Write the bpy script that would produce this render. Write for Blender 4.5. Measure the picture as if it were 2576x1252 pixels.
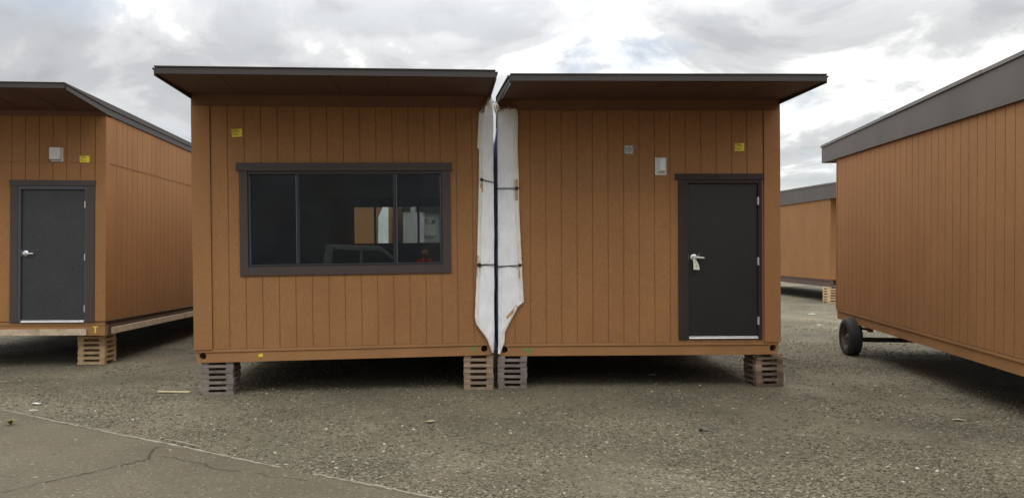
import bpy, bmesh, math, random
import numpy as np
from mathutils import Vector, Matrix, noise
random.seed(7); rng = np.random.default_rng(11)
for o in list(bpy.data.objects): bpy.data.objects.remove(o)
S = bpy.context.scene
C = S.collection
R_ = math.radians
# ------------------------------------------------------------------ camera
EYE = 1.845
cam_d = bpy.data.cameras.new('camera'); cam = bpy.data.objects.new('camera', cam_d); C.objects.link(cam)
cam.location = (0, 0, EYE); cam.rotation_euler = (R_(90), 0, 0)
cam_d.sensor_width = 36; cam_d.lens = 36*1935/2576; cam_d.clip_start = .05; cam_d.clip_end = 2000
S.camera = cam
# ------------------------------------------------------------------ sky
SUN_EL, SUN_AZ = 48, -12          # azimuth from +Y, positive to +X
w = bpy.data.worlds.new('World'); S.world = w; w.use_nodes = True
nt = w.node_tree; nt.nodes.clear()
def N(t, **k):
    n = nt.nodes.new(t)
    for a, v in k.items(): setattr(n, a, v)
    return n
def LK(a, b): nt.links.new(a, b)
def wm(op, a, b=None, c=None):
    n = N('ShaderNodeMath', operation=op)
    for i, v in enumerate((a, b, c)):
        if v is None: continue
        if isinstance(v, (int, float)): n.inputs[i].default_value = v
        else: LK(v, n.inputs[i])
    return n.outputs[0]
out = N('ShaderNodeOutputWorld'); bg = N('ShaderNodeBackground'); bg.inputs[1].default_value = .1
LK(bg.outputs[0], out.inputs[0])
sky = N('ShaderNodeTexSky', sky_type='NISHITA'); sky.sun_disc = False
sky.sun_elevation = R_(SUN_EL); sky.sun_rotation = R_(SUN_AZ)
tc = N('ShaderNodeTexCoord'); sp = N('ShaderNodeSeparateXYZ'); LK(tc.outputs['Generated'], sp.inputs[0])
zc = wm('MAXIMUM', sp.outputs[2], 0.0)
den = wm('ADD', zc, .34)
cx = wm('DIVIDE', sp.outputs[0], den); cy = wm('DIVIDE', sp.outputs[1], den)
cb = N('ShaderNodeCombineXYZ'); LK(cx, cb.inputs[0]); LK(cy, cb.inputs[1])
def wnoise(scale, detail, rough, off, dist=0):
    mp = N('ShaderNodeMapping'); mp.inputs['Location'].default_value = off; LK(cb.outputs[0], mp.inputs[0])
    n = N('ShaderNodeTexNoise'); n.inputs['Scale'].default_value = scale; n.inputs['Detail'].default_value = detail
    n.inputs['Roughness'].default_value = rough; n.inputs['Distortion'].default_value = dist
    LK(mp.outputs[0], n.inputs['Vector']); return n.outputs['Fac']
n1 = wnoise(2.3, 9, .56, (3.1, 1.7, 0), .45)
n2 = wnoise(.95, 4, .5, (8.4, 2.2, 0), .2)
n3 = wnoise(1.5, 6, .5, (1.4, 9.2, 0), .3)
mixn = wm('ADD', wm('MULTIPLY', n1, .68), wm('MULTIPLY', n2, .32))
ramp = N('ShaderNodeValToRGB'); LK(mixn, ramp.inputs[0])
cr = ramp.color_ramp; cr.interpolation = 'EASE'
cr.elements[0].position = .39; cr.elements[0].color = (.43, .44, .46, 1)
cr.elements[1].position = .595; cr.elements[1].color = (1.25, 1.25, 1.23, 1)
for p_, c_ in ((.47, (.53, .545, .565, 1)), (.53, (.68, .69, .70, 1))):
    e = cr.elements.new(p_); e.color = c_
# the veiled sun brightens the cloud around it
sd = Vector((math.sin(R_(SUN_AZ))*math.cos(R_(26)), math.cos(R_(SUN_AZ))*math.cos(R_(26)), math.sin(R_(26))))
dt = N('ShaderNodeVectorMath', operation='DOT_PRODUCT'); LK(tc.outputs['Generated'], dt.inputs[0]); dt.inputs[1].default_value = sd
glow = wm('MULTIPLY', wm('POWER', wm('MAXIMUM', dt.outputs['Value'], 0), 10), .20)
# overcast: the zenith is brighter than the horizon
elev = wm('ADD', 1.0, wm('MULTIPLY', wm('SMOOTH_MIN', wm('MAXIMUM', wm('SUBTRACT', zc, .24), 0), .6, .1), 5.7))
# unseen low sky behind the viewpoint, dimmed so overhead light shapes the walls
back = wm('MULTIPLY', wm('MINIMUM', wm('MAXIMUM', wm('MULTIPLY', sp.outputs[1], -3.0), 0), 1), wm('MINIMUM', wm('MAXIMUM', wm('SUBTRACT', 1.3, wm('MULTIPLY', zc, 2.6)), 0), 1))
gain = wm('MULTIPLY', wm('MULTIPLY', wm('ADD', glow, 1.0), wm('SUBTRACT', 1, wm('MULTIPLY', back, .12))), wm('MULTIPLY', elev, 10.0))
vs = N('ShaderNodeVectorMath', operation='SCALE'); LK(ramp.outputs[0], vs.inputs[0]); LK(gain, vs.inputs['Scale'])
holes = wm('SMOOTH_MAX', wm('MULTIPLY', wm('SUBTRACT', n3, .56), 6.0), 0, .05)
holes = wm('MINIMUM', holes, .6)
mx = N('ShaderNodeMix', data_type='RGBA'); LK(holes, mx.inputs['Factor']); LK(vs.outputs[0], mx.inputs['A']); 
sks = N('ShaderNodeVectorMath', operation='SCALE'); LK(sky.outputs[0], sks.inputs[0]); sks.inputs['Scale'].default_value = 1.0
LK(sks.outputs[0], mx.inputs['B'])
LK(mx.outputs['Result'], bg.inputs[0])
# ------------------------------------------------------------------ sun (veiled)
sl = bpy.data.lights.new('sun', 'SUN'); sl.energy = .55; sl.angle = R_(35); sl.color = (1, .95, .88)
so = bpy.data.objects.new('sun', sl); C.objects.link(so)
sv = Vector((math.sin(R_(SUN_AZ))*math.cos(R_(SUN_EL)), math.cos(R_(SUN_AZ))*math.cos(R_(SUN_EL)), math.sin(R_(SUN_EL))))
so.rotation_euler = sv.to_track_quat('Z', 'Y').to_euler()
# ------------------------------------------------------------------ exposure
S.view_settings.view_transform = 'Standard'; S.view_settings.look = 'None'
S.view_settings.exposure = 0; S.view_settings.gamma = 1
S.render.engine = 'CYCLES'

# ================================================================== materials
def material(name, col, rough=.7, var=.12, vscale=3.0, stretch=(1, 1, 1), bump=0, bscale=60, bstretch=(1, 1, 1),
             metal=0, objrand=0, stain=None, spec=.5, fine=0, bdist=.004, specks=None):
    m = bpy.data.materials.new(name); m.use_nodes = True
    t = m.node_tree; b = t.nodes['Principled BSDF']
    b.inputs['Roughness'].default_value = rough; b.inputs['Metallic'].default_value = metal
    b.inputs['Specular IOR Level'].default_value = spec
    co = t.nodes.new('ShaderNodeTexCoord')
    def noi(scale, st, det=5, rg=.55):
        mp = t.nodes.new('ShaderNodeMapping'); mp.inputs['Scale'].default_value = st
        t.links.new(co.outputs['Object'], mp.inputs[0])
        n = t.nodes.new('ShaderNodeTexNoise'); n.inputs['Scale'].default_value = scale
        n.inputs['Detail'].default_value = det; n.inputs['Roughness'].default_value = rg
        t.links.new(mp.outputs[0], n.inputs['Vector']); return n.outputs['Fac']
    def mr(src, a, bb, lo=.3, hi=.7):
        n = t.nodes.new('ShaderNodeMapRange'); n.inputs['From Min'].default_value = lo; n.inputs['From Max'].default_value = hi
        n.inputs['To Min'].default_value = a; n.inputs['To Max'].default_value = bb
        t.links.new(src, n.inputs['Value']); return n.outputs[0]
    def mul(a, bb):
        n = t.nodes.new('ShaderNodeMath'); n.operation = 'MULTIPLY'
        t.links.new(a, n.inputs[0]); t.links.new(bb, n.inputs[1]); return n.outputs[0]
    f = mr(noi(vscale, stretch), 1-var, 1+var)
    if fine: f = mul(f, mr(noi(bscale, bstretch, 3), 1-fine, 1+fine))
    if objrand:
        oi = t.nodes.new('ShaderNodeObjectInfo'); f = mul(f, mr(oi.outputs['Random'], 1-objrand, 1+objrand, 0, 1))
    sc = t.nodes.new('ShaderNodeVectorMath'); sc.operation = 'SCALE'; sc.inputs[0].default_value = col
    t.links.new(f, sc.inputs['Scale']); colout = sc.outputs[0]
    if stain:      # (colour, amount, scale)
        sm = t.nodes.new('ShaderNodeMix'); sm.data_type = 'RGBA'
        t.links.new(mr(noi(stain[2], stretch, 6, .6), 0, stain[1], .5, .72), sm.inputs['Factor'])
        t.links.new(colout, sm.inputs['A']); sm.inputs['B'].default_value = (*stain[0], 1); colout = sm.outputs['Result']
    if specks:     # (colour, scale, share): scattered chips set in the surface
        vo = t.nodes.new('ShaderNodeTexVoronoi'); vo.inputs['Scale'].default_value = specks[1]; t.links.new(co.outputs['Object'], vo.inputs['Vector'])
        sx = t.nodes.new('ShaderNodeSeparateColor'); t.links.new(vo.outputs['Color'], sx.inputs[0])
        k = mul(mr(sx.outputs[0], 0, 1, 1-specks[2], 1-specks[2]+.02), mr(vo.outputs['Distance'], 1, 0, .22, .38))
        sm = t.nodes.new('ShaderNodeMix'); sm.data_type = 'RGBA'; t.links.new(k, sm.inputs['Factor']); t.links.new(colout, sm.inputs['A']); sm.inputs['B'].default_value = (*specks[0], 1); colout = sm.outputs['Result']
    t.links.new(colout, b.inputs['Base Color'])
    if bump:
        bp = t.nodes.new('ShaderNodeBump'); bp.inputs['Strength'].default_value = bump; bp.inputs['Distance'].default_value = bdist
        t.links.new(noi(bscale, bstretch, 4), bp.inputs['Height']); t.links.new(bp.outputs[0], b.inputs['Normal'])
    return m
M = {}
M['siding'] = material('tan_siding_paint', (.308, .149, .057), .7, .08, 1.6, (1, 1, .6), .55, 90, (1, 1, .22), fine=.15, stain=((.28, .115, .042), .4, 1.3), spec=.25)
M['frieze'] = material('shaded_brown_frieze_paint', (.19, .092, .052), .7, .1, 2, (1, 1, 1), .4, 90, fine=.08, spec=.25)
M['beam'] = material('tan_beam_paint', (.315, .152, .053), .65, .10, 2.2, (1, 1, 1), .2, 50, fine=.03, stain=((.22, .12, .06), .3, 4))
M['trim_dark'] = material('near_black_trim_paint', (.034, .024, .021), .6, .12, 3, (1, 1, 1), .4, 80, fine=.1, spec=.3)
M['trim'] = material('dark_brown_trim_paint', (.054, .037, .032), .6, .1, 3, (1, 1, 1), .4, 80, fine=.08)
M['fascia_grey'] = material('grey_brown_fascia', (.088, .074, .064), .5, .18, 1.2, (1, 1, .3), .1, 30, fine=.03)
M['fascia'] = material('brown_metal_fascia', (.038, .029, .025), .5, .1, 2, (1, 1, .3), .1, 30, fine=.03)
M['cap_brown'] = material('brown_roof_edge', (.036, .029, .026), .5, .1, 3)
M['cap'] = material('grey_brown_roof_edge', (.12, .106, .096), .45, .1, 3, metal=0)
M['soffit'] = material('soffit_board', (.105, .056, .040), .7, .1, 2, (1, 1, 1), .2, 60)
M['roof'] = material('roof_membrane', (.16, .15, .14), .8, .15, 1)
M['door_black'] = material('black_door_paint', (.0125, .0120, .0110), .5, .15, 2, fine=.4, bscale=75, bump=.15)
M['door_grey'] = material('charcoal_door_paint', (.030, .031, .035), .55, .12, 2, fine=.4, bscale=75, bump=.15)
M['frame_grey'] = material('charcoal_frame_paint', (.055, .058, .068), .5, .1, 3)
M['alu'] = material('aluminium', (.75, .75, .75), .3, .06, 8, metal=.9)
M['steel'] = material('satin_steel', (.80, .80, .80), .32, .05, 10, metal=.6)
M['winframe'] = material('black_window_frame', (.020, .022, .028), .35, .1, 4)
M['seal'] = material('grey_window_channel', (.20, .21, .23), .4, .1, 6, metal=.5)
M['lightbody'] = material('white_light_housing', (.62, .60, .60), .4, .05, 8)
M['lens'] = material('frosted_lens', (.74, .76, .79), .25, .04, 8)
M['lens_warm'] = material('aged_lens', (.60, .57, .53), .35, .06, 8)
M['plate'] = material('grey_metal_plate', (.27, .29, .27), .4, .1, 12, metal=.4, stain=((.36, .2, .12), .4, 14))
M['yellow'] = material('yellow_paper', (.78, .62, .04), .6, .07, 10)
M['ink'] = material('dark_ink', (.16, .11, .02), .7, .1, 40)
M['yellowpaint'] = material('yellow_paint', (.75, .66, .05), .5, .08, 20)
M['green'] = material('green_spray_paint', (.06, .30, .07), .6, .35, 30)
M['sheet'] = material('white_wrap', (.93, .94, .96), .32, .04, 3, fine=.03, bscale=9, bstretch=(1.6, 1, .7), bump=.35, bdist=.02)
M['sheet_r'] = material('shaded_wrap_side', (.62, .68, .80), .45, .05, 3, fine=.03, bscale=16, bump=.5)  # darker, bluer copy of the wrap: shade in the gap is painted in
M['hem'] = material('cream_hem', (.86, .83, .74), .5, .08, 5, stain=((.45, .36, .27), .35, 5))
M['batten'] = material('plywood_batten', (.48, .31, .15), .7, .2, 14, (1, 1, .3))
M['cord'] = material('black_cord', (.01, .01, .012), .6, .1, 30)
M['rust'] = material('rust_stained_film', (.22, .10, .06), .6, .35, 18, stain=((.5, .4, .33), .7, 16))
def wood(name, c, st=None, rnd=.18): return material(name, c, .8, .18, 9, (1, 1, 1), .4, 60, fine=.1, objrand=rnd, stain=st)
M['wood_grey'] = wood('weathered_grey_wood', (.205, .170, .145), ((.09, .07, .06), .6, 7))
M['wood_mid'] = wood('brown_grey_wood', (.30, .215, .15), ((.16, .12, .09), .5, 7), .22)
M['wood_dark'] = wood('dark_brown_wood', (.15, .105, .075), ((.07, .05, .035), .5, 7), .25)
M['wood_new'] = wood('pale_new_wood', (.58, .41, .235), ((.33, .2, .1), .5, 6), .15)
M['wood_raw'] = wood('raw_plank', (.55, .43, .30), ((.22, .15, .09), .8, 5), .05)
M['wood_yel'] = wood('yellow_wood', (.48, .41, .25))
M['wood_old'] = wood('old_edging_wood', (.25, .22, .165), ((.10, .085, .06), .85, 7))
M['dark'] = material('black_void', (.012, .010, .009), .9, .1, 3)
M['inwall'] = material('interior_panelling', (.045, .048, .055), .7, .1, 2)
M['inceil'] = material('interior_ceiling', (.12, .135, .14), .8, .05, 3)
M['infloor'] = material('interior_floor', (.05, .05, .05), .5, .1, 3)
M['rubber'] = material('tyre_rubber', (.022, .021, .021), .75, .25, 8, bump=.3, bscale=60)
M['rim'] = material('rusty_rim', (.10, .072, .055), .6, .3, 9, stain=((.25, .22, .20), .7, 6))
M['under'] = material('underside_steel', (.05, .04, .035), .7, .2, 4)
M['skirt'] = material('dark_brown_skirt', (.11, .065, .05), .7, .25, 2, stain=((.03, .02, .02), .6, 2))
M['leaf'] = material('dry_leaf', (.36, .34, .19), .7, .15, 30)
M['weed'] = material('weed_leaf', (.19, .19, .05), .6, .2, 30)
M['paper'] = material('white_scrap', (.60, .59, .54), .6, .05, 20)
M['blk'] = material('black_plastic', (.015, .018, .02), .4, .1, 20)
M['tag'] = material('pale_card', (.66, .68, .52), .6, .05, 20)
M['greywrap'] = material('grey_wrap', (.40, .42, .42), .5, .08, 2, bump=.3, bscale=6)
M['navy'] = material('printed_grey', (.07, .075, .08), .6, .05, 20)
M['skin'] = material('skin', (.45, .25, .17), .5, .05, 10)
M['redcloth'] = material('red_jacket', (.50, .03, .04), .8, .1, 10)
M['jeans'] = material('dark_trousers', (.03, .035, .05), .85, .1, 10)

# wrap lets some light through
def screen():
    m = bpy.data.materials.new('insect_screen'); m.use_nodes = True; t = m.node_tree; t.nodes.clear()
    o_ = t.nodes.new('ShaderNodeOutputMaterial'); tr = t.nodes.new('ShaderNodeBsdfTransparent'); df = t.nodes.new('ShaderNodeBsdfDiffuse'); df.inputs[0].default_value = (.032, .038, .052, 1)
    ms = t.nodes.new('ShaderNodeMixShader'); ms.inputs[0].default_value = .36; t.links.new(tr.outputs[0], ms.inputs[1]); t.links.new(df.outputs[0], ms.inputs[2]); t.links.new(ms.outputs[0], o_.inputs[0]); return m
M['screen'] = screen()
for k in ('sheet', 'sheet_r', 'hem'):
    t = M[k].node_tree; b = t.nodes['Principled BSDF']; o_ = t.nodes['Material Output']
    tr = t.nodes.new('ShaderNodeBsdfTranslucent'); tr.inputs[0].default_value = (.6, .64, .66, 1)
    ms = t.nodes.new('ShaderNodeMixShader'); ms.inputs[0].default_value = .08
    t.links.new(b.outputs[0], ms.inputs[1]); t.links.new(tr.outputs[0], ms.inputs[2]); t.links.new(ms.outputs[0], o_.inputs[0])
def glass():
    m = bpy.data.materials.new('window_glass'); m.use_nodes = True; t = m.node_tree; t.nodes.clear()
    o_ = t.nodes.new('ShaderNodeOutputMaterial'); tr = t.nodes.new('ShaderNodeBsdfTransparent'); tr.inputs[0].default_value = (.80, .83, .82, 1)
    gl = t.nodes.new('ShaderNodeBsdfGlossy'); gl.inputs['Roughness'].default_value = .015
    co = t.nodes.new('ShaderNodeTexCoord'); n = t.nodes.new('ShaderNodeTexNoise'); n.inputs['Scale'].default_value = 1.6; n.inputs['Detail'].default_value = 1
    t.links.new(co.outputs['Object'], n.inputs['Vector'])
    bp = t.nodes.new('ShaderNodeBump'); bp.inputs['Strength'].default_value = .10; bp.inputs['Distance'].default_value = .01
    t.links.new(n.outputs['Fac'], bp.inputs['Height']); t.links.new(bp.outputs[0], gl.inputs['Normal'])
    fr = t.nodes.new('ShaderNodeFresnel'); fr.inputs[0].default_value = 1.62
    ms = t.nodes.new('ShaderNodeMixShader'); t.links.new(fr.outputs[0], ms.inputs[0])
    t.links.new(tr.outputs[0], ms.inputs[1]); t.links.new(gl.outputs[0], ms.inputs[2]); t.links.new(ms.outputs[0], o_.inputs[0])
    return m
M['glass'] = glass()

# ================================================================== mesh helpers
class MB:
    def __init__(s): s.v = []; s.f = []
    def poly(s, pts, faces):
        b = len(s.v); s.v += [tuple(p) for p in pts]; s.f += [tuple(b+i for i in f) for f in faces]; return s
    def box(s, x0, x1, y0, y1, z0, z1, mp=None):
        p = [(x, y, z) for z in (z0, z1) for y in (y0, y1) for x in (x0, x1)]
        if mp: p = [mp(*q) for q in p]
        return s.poly(p, [(0, 2, 3, 1), (4, 5, 7, 6), (0, 1, 5, 4), (2, 6, 7, 3), (0, 4, 6, 2), (1, 3, 7, 5)])
    def hexa(s, bot, top):
        return s.poly(list(bot)+list(top), [(3, 2, 1, 0), (4, 5, 6, 7), (0, 1, 5, 4), (1, 2, 6, 5), (2, 3, 7, 6), (3, 0, 4, 7)])
    def tube(s, pts, r, n=8):
        pts = [Vector(p) for p in pts]; rings = []
        for i, p in enumerate(pts):
            d = (pts[min(i+1, len(pts)-1)]-pts[max(i-1, 0)]).normalized()
            a = d.orthogonal().normalized(); b_ = d.cross(a)
            rr = r[i] if isinstance(r, (list, tuple)) else r
            rings.append([p+(a*math.cos(2*math.pi*k/n)+b_*math.sin(2*math.pi*k/n))*rr for k in range(n)])
        P = [q for g in rings for q in g]; F = []
        for i in range(len(pts)-1):
            for k in range(n): F.append((i*n+k, i*n+(k+1) % n, (i+1)*n+(k+1) % n, (i+1)*n+k))
        F.append(tuple(range(n))[::-1]); F.append(tuple((len(pts)-1)*n+k for k in range(n)))
        return s.poly(P, F)
    def lathe(s, prof, axis_o, ax, n=40):   # prof: (offset along axis, radius), closed loop
        ax = Vector(ax).normalized(); a = ax.orthogonal().normalized(); b_ = ax.cross(a); o_ = Vector(axis_o)
        m_ = len(prof); P = []
        for k in range(n):
            t_ = 2*math.pi*k/n; d = a*math.cos(t_)+b_*math.sin(t_)
            P += [o_+ax*u+d*r for u, r in prof]
        F = [(k*m_+i, k*m_+(i+1) % m_, ((k+1) % n)*m_+(i+1) % m_, ((k+1) % n)*m_+i) for k in range(n) for i in range(m_)]
        return s.poly(P, F)
    def build(s, name, mat, parent=None, bevel=0, smooth=False, recalc=True):
        me = bpy.data.meshes.new(name); me.from_pydata([tuple(p) for p in s.v], [], s.f)
        bm = bmesh.new(); bm.from_mesh(me)
        if recalc: bmesh.ops.recalc_face_normals(bm, faces=bm.faces)
        if smooth:
            for f in bm.faces: f.smooth = True
        bm.to_mesh(me); bm.free()
        me.materials.append(M[mat] if isinstance(mat, str) else mat)
        o = bpy.data.objects.new(name, me); C.objects.link(o)
        if parent: o.parent = parent
        if bevel:
            b = o.modifiers.new('bevel', 'BEVEL'); b.width = bevel; b.segments = 2; b.limit_method = 'ANGLE'
        return o
def tag(o, label=None, cat=None, group=None, kind=None):
    if label: o['label'] = label
    if cat: o['category'] = cat
    if group: o['group'] = group
    if kind: o['kind'] = kind
    return o
def thing(name, label, cat, loc=(0, 0, 0), rot=(0, 0, 0), group=None):
    o = bpy.data.objects.new(name, None); C.objects.link(o); o.location = loc; o.rotation_euler = rot
    o.empty_display_size = .2
    return tag(o, label, cat, group)
def rects_minus(r, holes):
    u0, u1, z0, z1 = r
    hs = [h for h in holes if h[0] < u1 and h[1] > u0 and h[2] < z1 and h[3] > z0]
    if not hs: return [r]
    us = sorted({u0, u1, *[min(max(v, u0), u1) for h in hs for v in h[:2]]}); res = []
    for a, b in zip(us, us[1:]):
        if b-a < 1e-5: continue
        m = (a+b)/2; cut = sorted((h[2], h[3]) for h in hs if h[0] < m < h[1]); z = z0
        for c0, c1 in cut:
            if c0 > z: res.append((a, b, z, min(c0, z1)))
            z = max(z, c1)
        if z < z1: res.append((a, b, z, z1))
    return res
MAPS = {'front': lambda W, D: (lambda u, d, z: (u, -d, z)), 'left': lambda W, D: (lambda u, d, z: (-d, u, z)),
        'right': lambda W, D: (lambda u, d, z: (W+d, u, z)), 'back': lambda W, D: (lambda u, d, z: (u, D+d, z))}
def siding(name, parent, mp, u0, u1, z0, z1, grooves, holes=(), mat='siding', joint=None):
    m = MB(); g = .0055; dp = .009
    for r in rects_minus((u0, u1, z0, z1), holes): m.box(r[0], r[1], -.02, 0, r[2], r[3], mp)
    gs = [q for q in sorted(grooves) if u0+.02 < q < u1-.02]
    edges = [u0]+gs+[u1]
    zz = [(z0, z1)] if not joint else [(z0, joint-.004), (joint+.004, z1)]
    for i in range(len(edges)-1):
        a = edges[i]+(g if i else 0); b = edges[i+1]-(g if i < len(edges)-2 else 0)
        for za, zb in zz:
            for r in rects_minus((a, b, za, zb), holes): m.box(r[0], r[1], -.003, dp, r[2], r[3], mp)
    return m.build(name, mat, parent)
def disc_hole_plate(m, mp, u0, u1, z0, z1, cu, cz, r, d0, d1, n=32):
    """plate u0..u1, z0..z1 with a round hole through it"""
    P = []; 
    for k in range(n):
        a = 2*math.pi*(k+.5)/n; dx, dz = math.cos(a), math.sin(a)
        t = min(((u1-cu)/dx if dx > 0 else (u0-cu)/dx), ((z1-cz)/dz if dz > 0 else (z0-cz)/dz))
        P.append(((cu+dx*r, cz+dz*r), (cu+dx*t, cz+dz*t)))
    cor = [(u1, z1), (u0, z1), (u0, z0), (u1, z0)]
    pts = []; F = []
    for (i, o_) in P: pts += [mp(i[0], d1, i[1]), mp(i[0], d0, i[1]), mp(o_[0], d1, o_[1])]
    for k in range(n):
        j = (k+1) % n
        F.append((3*k, 3*k+2, 3*j+2, 3*j)); F.append((3*k, 3*j, 3*j+1, 3*k+1))
    base = len(pts)
    for c in cor: pts.append(mp(c[0], d1, c[1]))
    for k in range(n):          # corner fillers
        j = (k+1) % n; a, b = P[k][1], P[j][1]
        if abs(a[0]-b[0]) > 1e-6 and abs(a[1]-b[1]) > 1e-6:
            ci = min(range(4), key=lambda q: (cor[q][0]-a[0])**2+(cor[q][1]-a[1])**2+(cor[q][0]-b[0])**2+(cor[q][1]-b[1])**2)
            F.append((3*k+2, base+ci, 3*j+2))
    m.poly(pts, F)
def text_mesh(name, body, size, parent, mat, mp, u, z, d, rot=0, bold=False):
    cu = bpy.data.curves.new('txt', 'FONT'); cu.body = body; cu.size = size; cu.space_line = .9
    if bold: cu.offset = size*.03
    o = bpy.data.objects.new('txt', cu); C.objects.link(o)
    dg = bpy.context.evaluated_depsgraph_get(); dg.update()
    me = bpy.data.meshes.new_from_object(o.evaluated_get(dg))
    c, s = math.cos(rot), math.sin(rot)
    for v in me.vertices:
        x, y = v.co.x*c-v.co.y*s, v.co.x*s+v.co.y*c
        v.co = Vector(mp(u+x, d, z+y))
    bpy.data.objects.remove(o); bpy.data.curves.remove(cu)
    me.materials.clear(); me.materials.append(M[mat]); me.name = name
    ob = bpy.data.objects.new(name, me); C.objects.link(ob); ob.parent = parent
    return ob
def sticker(parent, mp, u0, u1, z0, z1, lines, rot=0, d=.010):
    m = MB(); cu, cz = (u0+u1)/2, (z0+z1)/2; c, s = math.cos(rot), math.sin(rot)
    hu, hz = (u1-u0)/2, (z1-z0)/2
    f = lambda x, d_, z: mp(cu+x*c-z*s, d_, cz+x*s+z*c)
    m.box(-hu, hu, d-.001, d+.0015, -hz, hz, f)
    st = m.build('label_sticker', 'yellow', parent)
    if lines:
        text_mesh('printing', lines, (z1-z0)*.22, st, 'ink', f, -hu*.88, hz*.58, d+.0022, 0, True)
    return st

# ------------------------------------------------------------------ building pieces
def door(parent, mp, sx0, sx1, sz0, sz1, tl, tr, head, zb, slabmat, framemat, trimmat, hx, hz, hinges):
    """slab rect, trim outer left/right, head trim (u0,u1,z0,z1), zb = bottom of trims"""
    fr = thing_part('door_frame', parent)
    for bx in ((tl, sx0-.048, .004, .030, zb, head[2]-.001), (sx1+.026, tr, .004, .030, zb, head[2]-.001), (head[0], head[1], .004, .036, head[2], head[3])):
        m = MB(); m.box(*bx, mp); m.build('door_trim', trimmat, parent, .002)
    m = MB(); m.box(sx0-.048, sx0-.004, -.10, .024, zb, sz1+.004, mp); m.box(sx1+.004, sx1+.026, -.10, .024, zb, sz1+.004, mp)
    m.box(sx0-.048, sx1+.026, -.10, .024, sz1+.004, head[2]-.001, mp)
    m.build('door_frame', framemat, parent, .002)
    m = MB(); m.box(sx0, sx1, -.05, -.004, sz0, sz1, mp); d_ = m.build('door', slabmat, parent, .003)
    m = MB(); m.box(sx0-.02, sx1+.02, -.07, -.055, sz0-.04, sz1+.01, mp); m.build('door_stop', 'dark', parent)
    m = MB(); m.box(sx0, sx1, -.05, .030, sz0-.040, sz0-.026, mp); m.box(sx0, sx1, -.05, .020, sz0-.026, sz0-.006, mp)
    m.build('threshold', 'alu', parent, .004)
    for h in hinges:
        m = MB(); m.tube([mp(sx1+.006, .020, h-.052), mp(sx1+.006, .020, h+.052)], .0085, 10)
        m.box(sx1-.005, sx1+.018, -.004, .012, h-.05, h+.05, mp); m.build('hinge', 'steel', d_, smooth=False)
    m = MB()
    m.lathe([(0, .001), (0, .043), (.010, .043), (.016, .034), (.018, .026), (.040, .024), (.052, .018), (.052, .001)], mp(hx, -.004, hz), Vector(mp(0, 1, 0))-Vector(mp(0, 0, 0)), 28)
    m.tube([mp(hx, .034, hz), mp(hx+.035, .046, hz+.001), mp(hx+.08, .048, hz-.005), mp(hx+.125, .044, hz-.006), mp(hx+.132, .043, hz-.006)], [.014, .016, .013, .012, .008], 10)
    m.build('handle', 'steel', d_, smooth=False)
    m = MB(); m.box(sx0-.004, sx0+.003, -.01, .0, hz-.045, hz+.045, mp); m.build('strike_plate', 'steel', d_)
    return d_
def thing_part(n, p): return None
def soft_light(parent, mp, u0, u1, z0, z1, deep, lensmat, style):
    m = MB(); m.box(u0, u1, .004, .022, z0, z1, mp); b = m.build('wall_light', 'lightbody', parent, .004)
    m = MB()
    if style:     # bevelled lens, bulged
        a = .022; q = lambda u, d, z: mp(u, d, z)
        bot = [q(u0+a, .022, z0+a), q(u1-a, .022, z0+a), q(u1-a, .022, z1-a), q(u0+a, .022, z1-a)]
        top = [q(u0+.062, deep, z0+.055), q(u1-a-.008, deep, z0+.055), q(u1-a-.008, deep, z1-.03), q(u0+.062, deep, z1-.03)]
        m.hexa(bot, top)
    else: m.box(u0+.004, u1-.012, .022, deep, z0+.028, z1-.006, mp)
    m.build('lens', lensmat, b, .006)
    m = MB(); m.box(u0-.004, u1+.004, .0, .005, z0-.004, z1+.004, mp); m.build('gasket', 'dark', b)
    return b

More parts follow.
